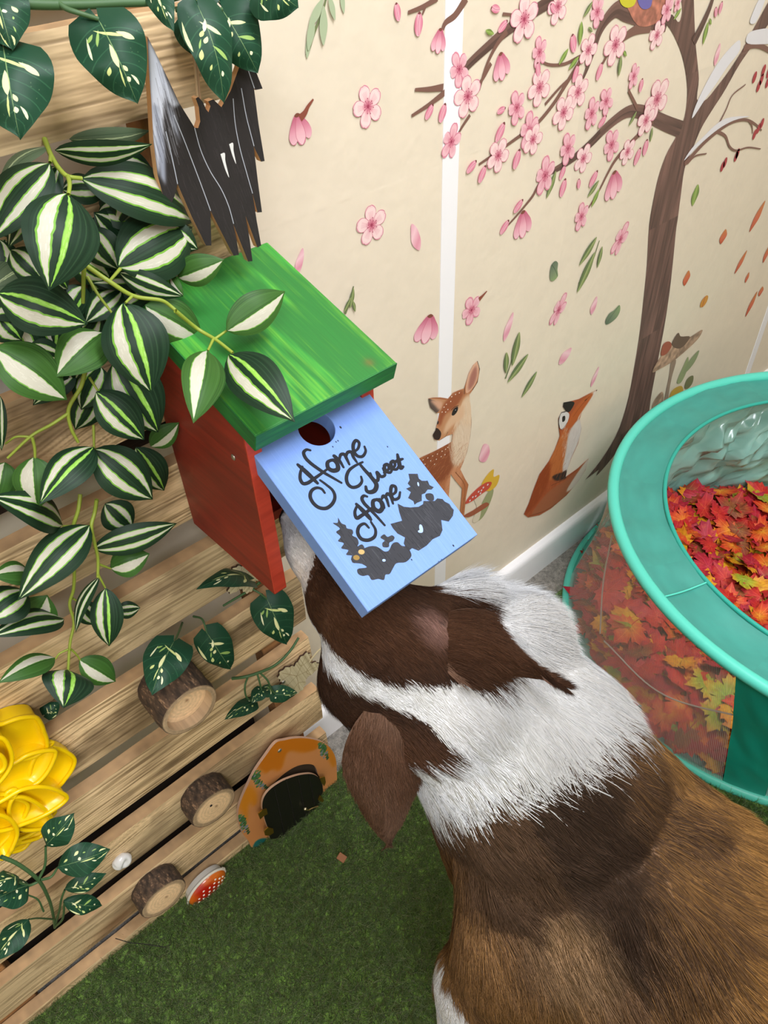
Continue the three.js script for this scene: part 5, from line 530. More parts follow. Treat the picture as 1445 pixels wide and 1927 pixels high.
// fairy door
{
  const zd = -0.452, fd = (x, y) => [430 + x * 0.18685, 1360 + y * 0.18685], P = (x, y) => { const p = zP(...fd(x, y), zd); return [p.x, p.y]; };
  const out = smooth([[480, 200], [560, 178], [650, 160], [760, 156], [880, 175], [980, 215], [1050, 290], [1083, 380], [1090, 500], [1084, 620], [1030, 700], [975, 760], [1000, 900], [800, 1010], [430, 1170], [340, 1225], [245, 1260], [200, 1190], [140, 1110], [105, 1000], [98, 900], [125, 790], [190, 640], [260, 500], [370, 340]].map(([x, y]) => P(x, y)), true, 4), b = bbox(out), o = [(b[0] + b[2]) / 2, b[1]];
  const t = thing('fairy_door', 'orange painted fairy door plaque with a black arched door ajar, standing on the grass against the fence', 'fairy door', new V3(o[0], Math.max(o[1], 0.0), zd * S));
  const K = 512 / Math.max(b[2] - b[0], b[3] - b[1]), Q = (x, y) => { const q = P(x, y); return [(q[0] - b[0]) * K, 512 - (q[1] - b[1]) * K]; };
  const tx = cvTex(512, 512, (c) => { c.fillStyle = '#cf8a52'; c.fillRect(0, 0, 512, 512); const poly = (pts, col, bl) => { c.save(); if (bl) c.filter = 'blur(' + bl + 'px)'; c.fillStyle = col; const s = smooth(pts, true, 4).map(([x, y]) => Q(x, y)); c.beginPath(); s.forEach(([x, y], i) => (i ? c.lineTo(x, y) : c.moveTo(x, y))); c.fill(); c.restore(); };
    poly([[470, 190], [700, 150], [900, 180], [900, 250], [760, 300], [600, 290], [520, 480], [430, 470], [380, 510], [330, 480], [300, 430]], '#c8710f', 5); poly([[980, 230], [1050, 280], [1085, 400], [1060, 450], [1020, 400], [990, 330]], '#c97a1c', 5); poly([[200, 640], [270, 680], [280, 820], [250, 840], [210, 800], [180, 1010], [140, 900], [110, 870], [130, 780]], '#d1821c', 5);
    const vine = (pts) => { for (let i = 0; i < 60; i++) { const k = h2(i, 5) * (pts.length - 1), a = Math.floor(k), f = k - a, x = lerp(pts[a][0], pts[a + 1]?.[0] ?? pts[a][0], f) + (h2(i, 6) - 0.5) * 60, y = lerp(pts[a][1], pts[a + 1]?.[1] ?? pts[a][1], f) + (h2(i, 7) - 0.5) * 50, q = Q(x, y); c.fillStyle = ['#3f6a3a', '#2c5434', '#7d8590', '#4f7a44'][i % 4]; c.beginPath(); c.arc(q[0], q[1], 2.5 + 3 * h2(i, 8), 0, 7); c.fill(); } };
    vine([[290, 500], [270, 570], [320, 620], [370, 650]]); vine([[120, 950], [150, 1010], [175, 1100]]); vine([[930, 225], [960, 270], [970, 350]]); poly([[245, 1270], [270, 1200], [340, 1165], [420, 1180], [420, 1230], [330, 1260]], '#1c6a66', 2); poly([[960, 740], [1000, 660], [1090, 610], [1095, 680], [1030, 720]], '#17585a', 2); });
  const sh = new THREE.Shape(out.map(([x, y]) => new THREE.Vector2(x - o[0], y - o[1]))); const hole = smooth([[330, 850], [350, 760], [430, 640], [540, 530], [660, 450], [760, 420], [850, 425], [885, 470], [900, 520], [945, 600], [940, 720], [900, 820], [420, 1020], [370, 950]].map(([x, y]) => P(x, y)), true, 4); sh.holes.push(new THREE.Path(hole.map(([x, y]) => new THREE.Vector2(x - o[0], y - o[1]))));
  const g = new THREE.ExtrudeGeometry(sh, { depth: 0.005, bevelEnabled: false }); g.translate(0, 0, -0.005); const uv = g.attributes.uv, p = g.attributes.position; for (let i = 0; i < p.count; i++) uv.setXY(i, (p.getX(i) + o[0] - b[0]) * K / 512, p.getY(i) * K / 512);
  g.translate(0, o[1] - t.position.y, 0); part('frame', g, [M({ map: tx, roughness: 0.5 }), M({ color: 0xc09a82, roughness: 0.8 })], t);
  const shape = (pts, d, z, m, n) => { const s = new THREE.Shape(pts.map(([x, y]) => { const q = zP(...fd(x, y), zd + z / S); return new THREE.Vector2(q.x - t.position.x, q.y - t.position.y); })); const gg = new THREE.ExtrudeGeometry(s, { depth: d, bevelEnabled: false }); gg.translate(0, 0, z - d); return part(n, gg, m, t); };
  shape(smooth([[320, 850], [420, 620], [640, 440], [800, 405], [900, 450], [960, 600], [960, 900], [400, 1100]], true, 4), 0.002, -0.006, M({ color: 0x4a3826, roughness: 0.8 }), 'recess');
  const doorM = M({ color: 0x14120f, roughness: 0.45 }), d0 = [[340, 850], [350, 770], [400, 690], [520, 600], [650, 545], [760, 520], [850, 520], [915, 560], [945, 640], [950, 700], [905, 790], [985, 850], [995, 925], [430, 1172], [400, 1080], [362, 960]];
  const dr = shape(smooth(d0, true, 5), 0.004, 0.014, [doorM, M({ color: 0xb7967c, roughness: 0.8 })], 'door');
  const line = (pts, r, m, n, z = 0.0145) => part(n, tube(pts.map(([x, y]) => { const q = zP(...fd(x, y), zd + z / S); return new V3(q.x, q.y, q.z).sub(t.position); }), r, 10, 6), m, dr === 0 ? t : t); const brass = M({ color: 0x9a7b2e, metalness: 0.85, roughness: 0.35 });
  for (const [a, b2] of [[[460, 650], [560, 1105]], [[580, 570], [680, 1055]], [[700, 535], [790, 1010]], [[810, 520], [890, 960]]]) line([a, [(a[0] + b2[0]) / 2, (a[1] + b2[1]) / 2], b2], 0.0005, darkM, 'plank_groove');
  const plate = (pts) => shape(pts, 0.002, 0.0165, brass, 'hinge'); plate([[300, 920], [340, 885], [385, 870], [395, 920], [350, 945], [320, 975]]); plate([[360, 1095], [400, 1055], [450, 1070], [455, 1110], [410, 1140], [370, 1135]]); plate([[920, 560], [970, 545], [980, 600], [965, 640], [940, 610]]); plate([[905, 780], [925, 735], [960, 780], [950, 805]]);
  line([[775, 868], [800, 880], [840, 862], [900, 842]], 0.0016, M({ color: 0xc9b07a, metalness: 0.9, roughness: 0.25 }), 'handle', 0.019); const kb = zP(...fd(772, 868), zd + 0.02 / S); wpart('knob', new THREE.SphereGeometry(0.0032, 14, 10).translate(kb.x, kb.y, kb.z), M({ color: 0xd8c9a4, metalness: 0.9, roughness: 0.25 }), t); const sk = zP(...fd(515, 280), zd); wpart('screw', new THREE.SphereGeometry(0.004, 12, 8).scale(1, 1, 0.5).translate(sk.x, sk.y, sk.z), screwM, t); shade(t);
}
// yellow plastic lotus tray: overlapping petal cups with raised rims
{
  const yM = MP({ color: 0xf4cc00, roughness: 0.34, clearcoat: 0.15, side: THREE.DoubleSide }), cf = (x, y) => [x * 0.22837, 1280 + y * 0.22837], t = thing('lotus_tray', 'glossy yellow plastic lotus-flower feeding tray on the fence at the left edge', 'feeding tray', zP(-10, 1480, offZ(0.003)));
  const petals = [ // outline, depth of floor, rim height
    [[[100, 1330], [250, 1270], [380, 1180], [412, 1095], [395, 1200], [330, 1290], [130, 1352], [-60, 1440], [-100, 1350]], 0.006, 0.012], [[[380, 560], [470, 560], [560, 600], [615, 660], [590, 740], [540, 810], [480, 880], [380, 930], [250, 860], [280, 650]], 0.008, 0.016],
    [[[-60, 380], [20, 360], [150, 315], [290, 305], [330, 345], [360, 420], [380, 560], [250, 640], [60, 640], [-60, 560]], 0.012, 0.022], [[[-40, 700], [100, 690], [200, 630], [320, 590], [452, 585], [440, 660], [380, 770], [300, 850], [180, 900], [0, 940], [-80, 850]], 0.016, 0.027],
    [[[-80, 1060], [40, 980], [160, 910], [300, 880], [420, 890], [510, 930], [552, 975], [470, 1050], [330, 1130], [180, 1190], [20, 1240], [-90, 1230]], 0.02, 0.032], [[[-120, 1120], [-20, 1110], [60, 1135], [120, 1190], [142, 1260], [120, 1340], [60, 1450], [20, 1470], [-60, 1420], [-140, 1250]], 0.024, 0.036],
    [[[-160, 480], [-60, 470], [20, 480], [70, 540], [98, 640], [80, 720], [20, 810], [-60, 880], [-160, 860]], 0.026, 0.04], [[[-160, 640], [-80, 600], [0, 620], [40, 690], [20, 740], [-70, 790], [-160, 780]], 0.03, 0.044]];
  const mx = zP(-28, 1480, offZ(0.02)).x; [...petals, ...petals.slice(0, 6).map(([p, d, h]) => [p, d - 0.0055, h - 0.0075, 1])].forEach(([pts, d, h, flip]) => { const pl = (z) => smooth(pts.map(([x, y]) => { const q = zP(...cf(x, y), offZ(z)); return [flip ? 2 * mx - q.x : q.x, q.y]; }), true, 6); const top = pl(h), cx = top.reduce((s, p) => s + p[0], 0) / top.length, cy = top.reduce((s, p) => s + p[1], 0) / top.length, n = top.length, pos = [], idx = [], rows = [[1, h], [0.97, h - 0.002], [0.9, d + 0.004], [0.78, d + 0.0006], [0.5, d], [0.0005, d + 0.001]];
    for (const [s, z] of rows) for (const [x, y] of top) pos.push(cx + (x - cx) * s, cy + (y - cy) * s, ZF * S + z); for (const [x, y] of top) pos.push(cx + (x - cx) * 1.0, cy + (y - cy) * 1.0, ZF * S + Math.max(0.001, d - 0.012));
    const strip = (a, b) => { for (let i = 0; i < n; i++) { const j = (i + 1) % n; idx.push(a * n + i, a * n + j, b * n + j, a * n + i, b * n + j, b * n + i); } }; for (let r = 0; r < 5; r++) strip(r, r + 1); strip(6, 0);
    const g = new THREE.BufferGeometry(); g.setAttribute('position', new THREE.Float32BufferAttribute(pos, 3)); g.setIndex(idx); g.computeVertexNormals(); const m = wpart('petal_cup', g, yM, t); const rim = new THREE.TubeGeometry(new THREE.CatmullRomCurve3(top.filter((_, i) => i % 3 === 0).map(([x, y]) => new V3(x, y, ZF * S + h).sub(t.position)), true), 90, 0.0026, 8, true); part('rim', rim, yM, m); });
  shade(t);
}

// ---------------------------------------------------------------- turquoise pop-up pit with a net and plastic sides, full of artificial maple leaves
const PB = { x: 0.951 * S, z: -0.193 * S, r: 0.314 * S, y: 0.012 }, PT = { x: 0.9435 * S, z: -0.1147 * S, r: 0.345 * S, ri: 0.277 * S, y: 0.29 * S };
{
  const t = thing('play_pit', 'turquoise pop-up play pit with net sides and a wide fabric rim at the mural wall', 'play pit', new V3(PB.x, 0, PB.z));
  const nylonT = dataTex(256, 256, (u, v, i, j) => { const k = 0.94 + 0.12 * (fbm(u * 5, v * 5, 3) - 0.5) + ((i + j) % 3 ? 0 : -0.03); return [68 * k, 158 * k, 145 * k]; });
  const rimM = MP({ map: nylonT, roughness: 0.42, side: THREE.DoubleSide, sheen: 0.3 }), hemM = MP({ color: 0x57cbb6, roughness: 0.4, side: THREE.DoubleSide }), darkTealM = MP({ color: 0x149a86, roughness: 0.38, side: THREE.DoubleSide }), innerM = MP({ color: 0x2ba392, roughness: 0.4 });
  // rim: an annulus of fabric, slightly slack
  { const N = 128, K = 6, pos = [], uv = [], idx = []; for (let k = 0; k <= K; k++) for (let i = 0; i <= N; i++) { const a = i / N * Math.PI * 2, f = k / K, r = lerp(PT.ri, PT.r, f), y = PT.y - 0.006 * Math.sin(f * Math.PI) + 0.0035 * Math.sin(f * Math.PI) * Math.sin(a * 23 + 2 * Math.sin(a * 5)) + 0.002 * Math.sin(a * 9); pos.push(PT.x + Math.cos(a) * r, y, PT.z + Math.sin(a) * r); uv.push(i / N * 12, f); } for (let k = 0; k < K; k++) for (let i = 0; i < N; i++) { const q = k * (N + 1) + i; idx.push(q, q + 1, q + N + 2, q, q + N + 2, q + N + 1); } const g = new THREE.BufferGeometry(); g.setAttribute('position', new THREE.Float32BufferAttribute(pos, 3)); g.setAttribute('uv', new THREE.Float32BufferAttribute(uv, 2)); g.setIndex(idx); g.computeVertexNormals(); wpart('rim', g, rimM, t, 'wide turquoise fabric rim'); }
  const ring = (c, r, y, rad, m, n, sq = 1) => { const g = new THREE.TorusGeometry(r, rad, 12, 140); g.scale(1, 1, sq); g.rotateX(Math.PI / 2); g.translate(c.x, y, c.z); return wpart(n, g, m, t); };
  ring(PT, PT.r, PT.y - 0.002, 0.0105, hemM, 'outer_hem', 1); ring(PT, PT.ri, PT.y, 0.0038, innerM, 'inner_hem'); ring(PB, PB.r, PB.y, 0.0115, hemM, 'base_hem');
  for (const a of [3.52, 1.2, 5.4]) { const p = (r) => new V3(PT.x + Math.cos(a) * r, PT.y + 0.001, PT.z + Math.sin(a) * r); wpart('rim_seam', tube([p(PT.ri), p((PT.ri + PT.r) / 2), p(PT.r)].map((q, i) => (q.y -= i === 1 ? 0.004 : 0, q)), 0.0016, 8, 6), hemM, t); }
  // side walls between the two rings, by angle in degrees
  const wall = (a0, a1, m, n, wob, cr) => { const N = Math.ceil((a1 - a0) / 1.2), K = 22, pos = [], uv = [], idx = []; for (let k = 0; k <= K; k++) for (let i = 0; i <= N; i++) { const d = lerp(a0, a1, i / N), f = k / K, a = d / 180 * Math.PI + f * 0.36, b = Math.sin(f * Math.PI); const c = cr ? cr * b * (fbm(d * 0.16 + 3, f * 5, 3) - 0.5) * 0.8 + cr * 0.9 * b * Math.abs(vn(d * 0.22 + f * 5, f * 4 - d * 0.12) - 0.5) + cr * 0.6 * b * Math.abs(vn(d * 0.3 - f * 9 + 7, f * 3 + d * 0.2) - 0.5) : 0; const r = lerp(PB.r, PT.r, f) - b * wob * (0.012 + 0.01 * Math.sin(a * 6)) - c; pos.push(lerp(PB.x, PT.x, f) + Math.cos(a) * r, lerp(PB.y, PT.y - 0.004, f), lerp(PB.z, PT.z, f) + Math.sin(a) * r); uv.push(d / 180 * Math.PI * 0.44, f * 0.4); } for (let k = 0; k < K; k++) for (let i = 0; i < N; i++) { const q = k * (N + 1) + i; idx.push(q, q + 1, q + N + 2, q, q + N + 2, q + N + 1); } const g = new THREE.BufferGeometry(); g.setAttribute('position', new THREE.Float32BufferAttribute(pos, 3)); g.setAttribute('uv', new THREE.Float32BufferAttribute(uv, 2)); g.setIndex(idx); g.computeVertexNormals(); return wpart(n, g, m, t); };
  const netT = dataTex(64, 64, (u, v, i, j) => { const a = (i % 32) < 5 ? 1 : 0, b = (j % 32) < 8 ? 1 : 0, q = Math.max(a, b) * 255; return [q, q, q, 255]; }, false); netT.repeat.set(1 / 0.0066, 1 / 0.0066);
  const netM = M({ color: 0xd6c9c2, alphaMap: netT, transparent: true, alphaTest: 0, opacity: 0.9, roughness: 0.7, side: THREE.DoubleSide }), plasticM = MP({ color: 0xa6dacd, roughness: 0.16, transmission: 0.25, thickness: 0, side: THREE.DoubleSide, clearcoat: 0.6, clearcoatRoughness: 0.2 });
  wall(162, 241, netM, 'net_panel', 1); wall(341, 427, netM, 'net_panel', 1); wall(257, 337, plasticM, 'plastic_panel', 0.6, 0.09); wall(72, 152, plasticM, 'plastic_panel', 0.6, 0.06);
  for (const [a, hw] of [[157, 4.8], [249, 8], [339, 4.8], [69.5, 4.8]]) wall(a - hw, a + hw, darkTealM, 'side_band', 0.8, 0.012);
  for (const pts of [[[1178, 1008, 0.24], [1186, 1090, 0.17], [1168, 1185, 0.09]], [[1172, 1198, 0.09], [1260, 1290, 0.12], [1420, 1350, 0.2]]]) { const q = pts.map(([x, y, h]) => { let p = yP(x, y, h); const f = (p.y - PB.y) / (PT.y - PB.y), cx = lerp(PB.x, PT.x, f), cz = lerp(PB.z, PT.z, f), d = new V3(p.x - cx, 0, p.z - cz).normalize(), r = lerp(PB.r, PT.r, f) - 0.012; return new V3(cx + d.x * r, p.y, cz + d.z * r); }); wpart('net_fold', tube(q, 0.0016, 20, 5), MP({ color: 0xe2d8d2, roughness: 0.6, transmission: 0.5, thickness: 0 }), t); }
  wpart('groundsheet', new THREE.CylinderGeometry(PB.r - 0.004, PB.r - 0.004, 0.004, 96).translate(PB.x, 0.006, PB.z), M({ color: 0x6aa79c, roughness: 0.5 }), t);
  // maple leaves
  const half = [[0.03, -0.42], [0.36, -0.56], [0.33, -0.4], [0.62, -0.38], [0.54, -0.22], [1, 0.1], [0.8, 0.17], [0.84, 0.42], [0.58, 0.36], [0.5, 0.47], [0.29, 0.22], [0.4, 0.62], [0.26, 0.6], [0, 1.05]], outl = [...half, ...half.slice(0, -1).reverse().map(([x, y]) => [-x, y])];
  const lg = [0, 1, 2].map((k) => { const pos = [], uv = [], idx = [], n = outl.length, R = [0, 0.35, 0.7, 1], z = (x, y) => (k - 0.6) * 0.14 * (x * x + y * y) + 0.1 * Math.sin(x * 4 + k * 2) * y + 0.07 * Math.sin(y * 5 + k) + 0.05 * Math.abs(x); R.forEach((s) => outl.forEach(([x, y]) => { const a = x * s, b = (y + 0.1) * s - 0.1; pos.push(a, z(a, b), b); uv.push(a / 2.2 + 0.5, b / 2.2 + 0.5); })); for (let r = 0; r < 3; r++) for (let i = 0; i < n; i++) { const j = (i + 1) % n; idx.push(r * n + i, (r + 1) * n + j, (r + 1) * n + i, r * n + i, r * n + j, (r + 1) * n + j); } const st = tube([new V3(0, z(0, -0.1), -0.1), new V3(0, z(0, -0.4), -0.45), new V3(0.05, -0.02, -0.8)], 0.022, 6, 4); const g = new THREE.BufferGeometry(); g.setAttribute('position', new THREE.Float32BufferAttribute(pos, 3)); g.setAttribute('uv', new THREE.Float32BufferAttribute(uv, 2)); g.setIndex(idx); g.computeVertexNormals(); return mergeGeometries([g, st]); });
  const lt = (a, b, c2, d, vein) => cvTex(256, 256, (c) => { const g = c.createRadialGradient(128, 138, 8, 128, 128, 125); g.addColorStop(0, a); g.addColorStop(0.4, b); g.addColorStop(0.75, c2); g.addColorStop(1, d); c.fillStyle = g; c.fillRect(0, 0, 256, 256); for (let i = 0; i < 260; i++) { c.fillStyle = i % 2 ? 'rgba(255,190,60,.09)' : 'rgba(90,0,0,.09)'; c.beginPath(); c.arc(h2(i, 1) * 256, h2(i, 2) * 256, 3 + 9 * h2(i, 3), 0, 7); c.fill(); } c.strokeStyle = vein; c.lineWidth = 2.4; for (const [x, y] of [[0, 1], [0.9, 0.1], [-0.9, 0.1], [0.55, -0.42], [-0.55, -0.42], [0.7, 0.38], [-0.7, 0.38]]) { c.beginPath(); c.moveTo(128, 140); c.lineTo(128 + x * 112, 128 - y * 112); c.stroke(); } });
  const kinds = [['red', lt('#c41f1c', '#c01d1f', '#b0162a', '#a01030', 'rgba(236,120,70,.5)')], ['crimson pink-red', lt('#b01a35', '#b21a30', '#a11032', '#8f0d33', 'rgba(226,110,110,.45)')], ['orange-red', lt('#e08a1c', '#d8541a', '#cc2f1c', '#be1c22', 'rgba(250,190,90,.5)')], ['brown-centred red', lt('#7a4a26', '#8c4426', '#b52322', '#b01a26', 'rgba(210,140,80,.5)')], ['golden yellow-orange', lt('#e0b01a', '#e09a16', '#dd8414', '#d2681a', 'rgba(170,90,20,.5)')], ['yellow-green', lt('#7d9a24', '#a3a823', '#cf9a1c', '#cf5a1e', 'rgba(225,220,120,.5)')]];
  const mats = kinds.map(([, m]) => MP({ map: m, roughness: 0.6, side: THREE.DoubleSide })), pick = () => { const q = rnd(); return q < 0.3 ? 0 : q < 0.42 ? 1 : q < 0.62 ? 2 : q < 0.77 ? 3 : q < 0.9 ? 4 : 5; };
  const seen = [], rest = [[], [], [], [], [], []], P = new V3();
  const put = (layer) => { const a = rnd(0, Math.PI * 2), r = Math.sqrt(rnd()) * (PB.r - 0.032), h = 0.018 + layer * 0.012 + rnd(0, 0.012) + 0.012 * (1 - (r / PB.r) ** 2); const edge = sstep(r / PB.r, 0.8, 0.93); return { p: new V3(PB.x + Math.cos(a) * r, h - 0.008 * edge * layer, PB.z + Math.sin(a) * r), e: new THREE.Euler(rnd(-0.5, 0.5), rnd(0, 6.28), rnd(-0.5, 0.5), 'YXZ'), s: rnd(0.032, 0.052), k: pick(), g: Math.floor(rnd(0, 3)) }; };
  for (let i = 0; i < 900; i++) rest[(i % 6)].push(Object.assign(put(i / 300 | 0), {}));
  for (let i = 0; i < 900 && seen.length < 300; i++) { const q = put(3 + i % 2); P.copy(q.p).sub(CAM); const zc = -P.dot(BACK), sx = CX + F * P.dot(RIGHT) / zc; if (sx < 1500) seen.push(q); else rest[q.k].push(q); }
  for (let i = 0; i < 160; i++) { const q = put(3 + i % 2); P.copy(q.p).sub(CAM); const zc = -P.dot(BACK), sx = CX + F * P.dot(RIGHT) / zc; if (sx >= 1480) rest[q.k].push(q); }
  const mtx = (q) => new THREE.Matrix4().compose(q.p, new THREE.Quaternion().setFromEuler(q.e), new V3(q.s, q.s, q.s));
  for (const q of seen) { const m = new THREE.Mesh(lg[q.g], mats[q.k]); m.position.copy(q.p); m.rotation.copy(q.e); m.scale.setScalar(q.s); tag(m, 'maple_leaf', kinds[q.k][0] + ' artificial maple leaf lying in the heap inside the turquoise pit', 'leaf', kinds[q.k][0] + ' maple leaves in the pit'); }
  kinds.forEach(([n], k) => { const L = rest[k]; if (!L.length) return; const im = new THREE.InstancedMesh(lg[k % 3], mats[k], L.length); L.forEach((q, i) => im.setMatrixAt(i, mtx(q))); im.name = numbered('maple_leaf_heap'); im.userData = { kind: 'stuff', label: n + ' artificial maple leaves filling the bottom of the turquoise pit', category: 'leaves' }; im.castShadow = im.receiveShadow = true; scene.add(im); });
}

// ---------------------------------------------------------------- artificial turf
{
  const tx = dataTex(256, 256, (u, v) => { const k = 0.5 + 0.8 * fbm(u * 40, v * 40, 3); return [104 * k, 134 * k, 58 * k]; }); tx.repeat.set(4, 4);
  const z0 = -0.463 * S, z1 = 1.4; struct('turf_base', metreUV(boxAt(3.0, 0.006, z1 - z0, 0.1, 0.003, (z0 + z1) / 2)), M({ map: tx, roughness: 0.95 }));
  const g = new THREE.BufferGeometry(), pos = [], idx = [], nr = []; for (let k = 0; k <= 3; k++) { const f = k / 3, w = 0.5 * (1 - f ** 1.6) + 0.03; pos.push(-w, f, 0.34 * f * f, w, f, 0.34 * f * f); nr.push(-0.3, 0.5, -0.8, 0.3, 0.5, -0.8); } for (let k = 0; k < 3; k++) { const a = 2 * k; idx.push(a, a + 1, a + 3, a, a + 3, a + 2); }
  g.setAttribute('position', new THREE.Float32BufferAttribute(pos, 3)); g.setAttribute('normal', new THREE.Float32BufferAttribute(nr, 3)); g.setIndex(idx);
  const N = 205000, im = new THREE.InstancedMesh(g, MP({ color: 0xffffff, roughness: 0.6, transmission: 0.35, thickness: 0, side: THREE.DoubleSide }), N), m = new THREE.Matrix4(), q = new THREE.Quaternion(), e = new THREE.Euler(), col = new THREE.Color(), cs = [0x94c25c, 0xa6d068, 0xbadc7c, 0x84b456, 0xd2e2a6, 0x9ac466].map((h) => new THREE.Color(h)), pale = new THREE.Color(0xc4cc90), dry = new THREE.Color(0x96824e); let n = 0;
  while (n < N) { const x = rnd(-0.42, 0.8) * S, z = rnd(-0.4625, 0.13) * S; const dx = x - PB.x, dz = z - PB.z; if (dx * dx + dz * dz < (PB.r + 0.014) ** 2) continue; if (x > 0.5 * S && z < -0.3 * S && rnd() < 0.5) continue;
    const cl = 0.2 * vn(x * 40, z * 40) + 0.4, cd = rnd(0, 6.283), h = rnd(0.012, 0.027) * (0.75 + 0.4 * cl) * (rnd() < 0.03 ? 1.35 : 1); e.set(rnd(0.05, 1.2) + 0.25 * cl, cd + rnd(-1.5, 1.5), rnd(-0.35, 0.35), 'YXZ'); q.setFromEuler(e); m.compose(new V3(x, 0.005, z), q, new V3(rnd(0.0006, 0.0011), h, h)); im.setMatrixAt(n, m);
    const r = rnd(); col.copy(r < 0.04 ? pale : r < 0.07 ? dry : cs[Math.floor(rnd(0, 6))]).multiplyScalar(rnd(0.78, 1.12)); im.setColorAt(n, col); n++; }
  im.name = 'grass'; im.userData = { kind: 'stuff', label: 'short green artificial grass covering the floor', category: 'grass' }; im.castShadow = im.receiveShadow = true; scene.add(im);
  const cp = yP(643, 1614, 0.02), chip = new THREE.Mesh(new RoundedBoxGeometry(0.012, 0.004, 0.015, 2, 0.0012), M({ color: 0x8f5f40, roughness: 0.8 })); chip.position.set(cp.x, cp.y, cp.z); chip.rotation.set(0.2, 0.3, 0.1); tag(chip, 'bark_chip', 'small reddish brown wood chip lying alone on the grass near the ear of the dog', 'wood chip');
  const th = new THREE.Mesh(tube([yP(217, 1766, 0.03), yP(245, 1774, 0.026), yP(275, 1777, 0.022), yP(312, 1783, 0.02)], 0.0007, 20, 5), M({ color: 0x16130f, roughness: 0.8 })); tag(th, 'dark_twig', 'thin dark twig lying from the lowest board onto the grass', 'twig');
}

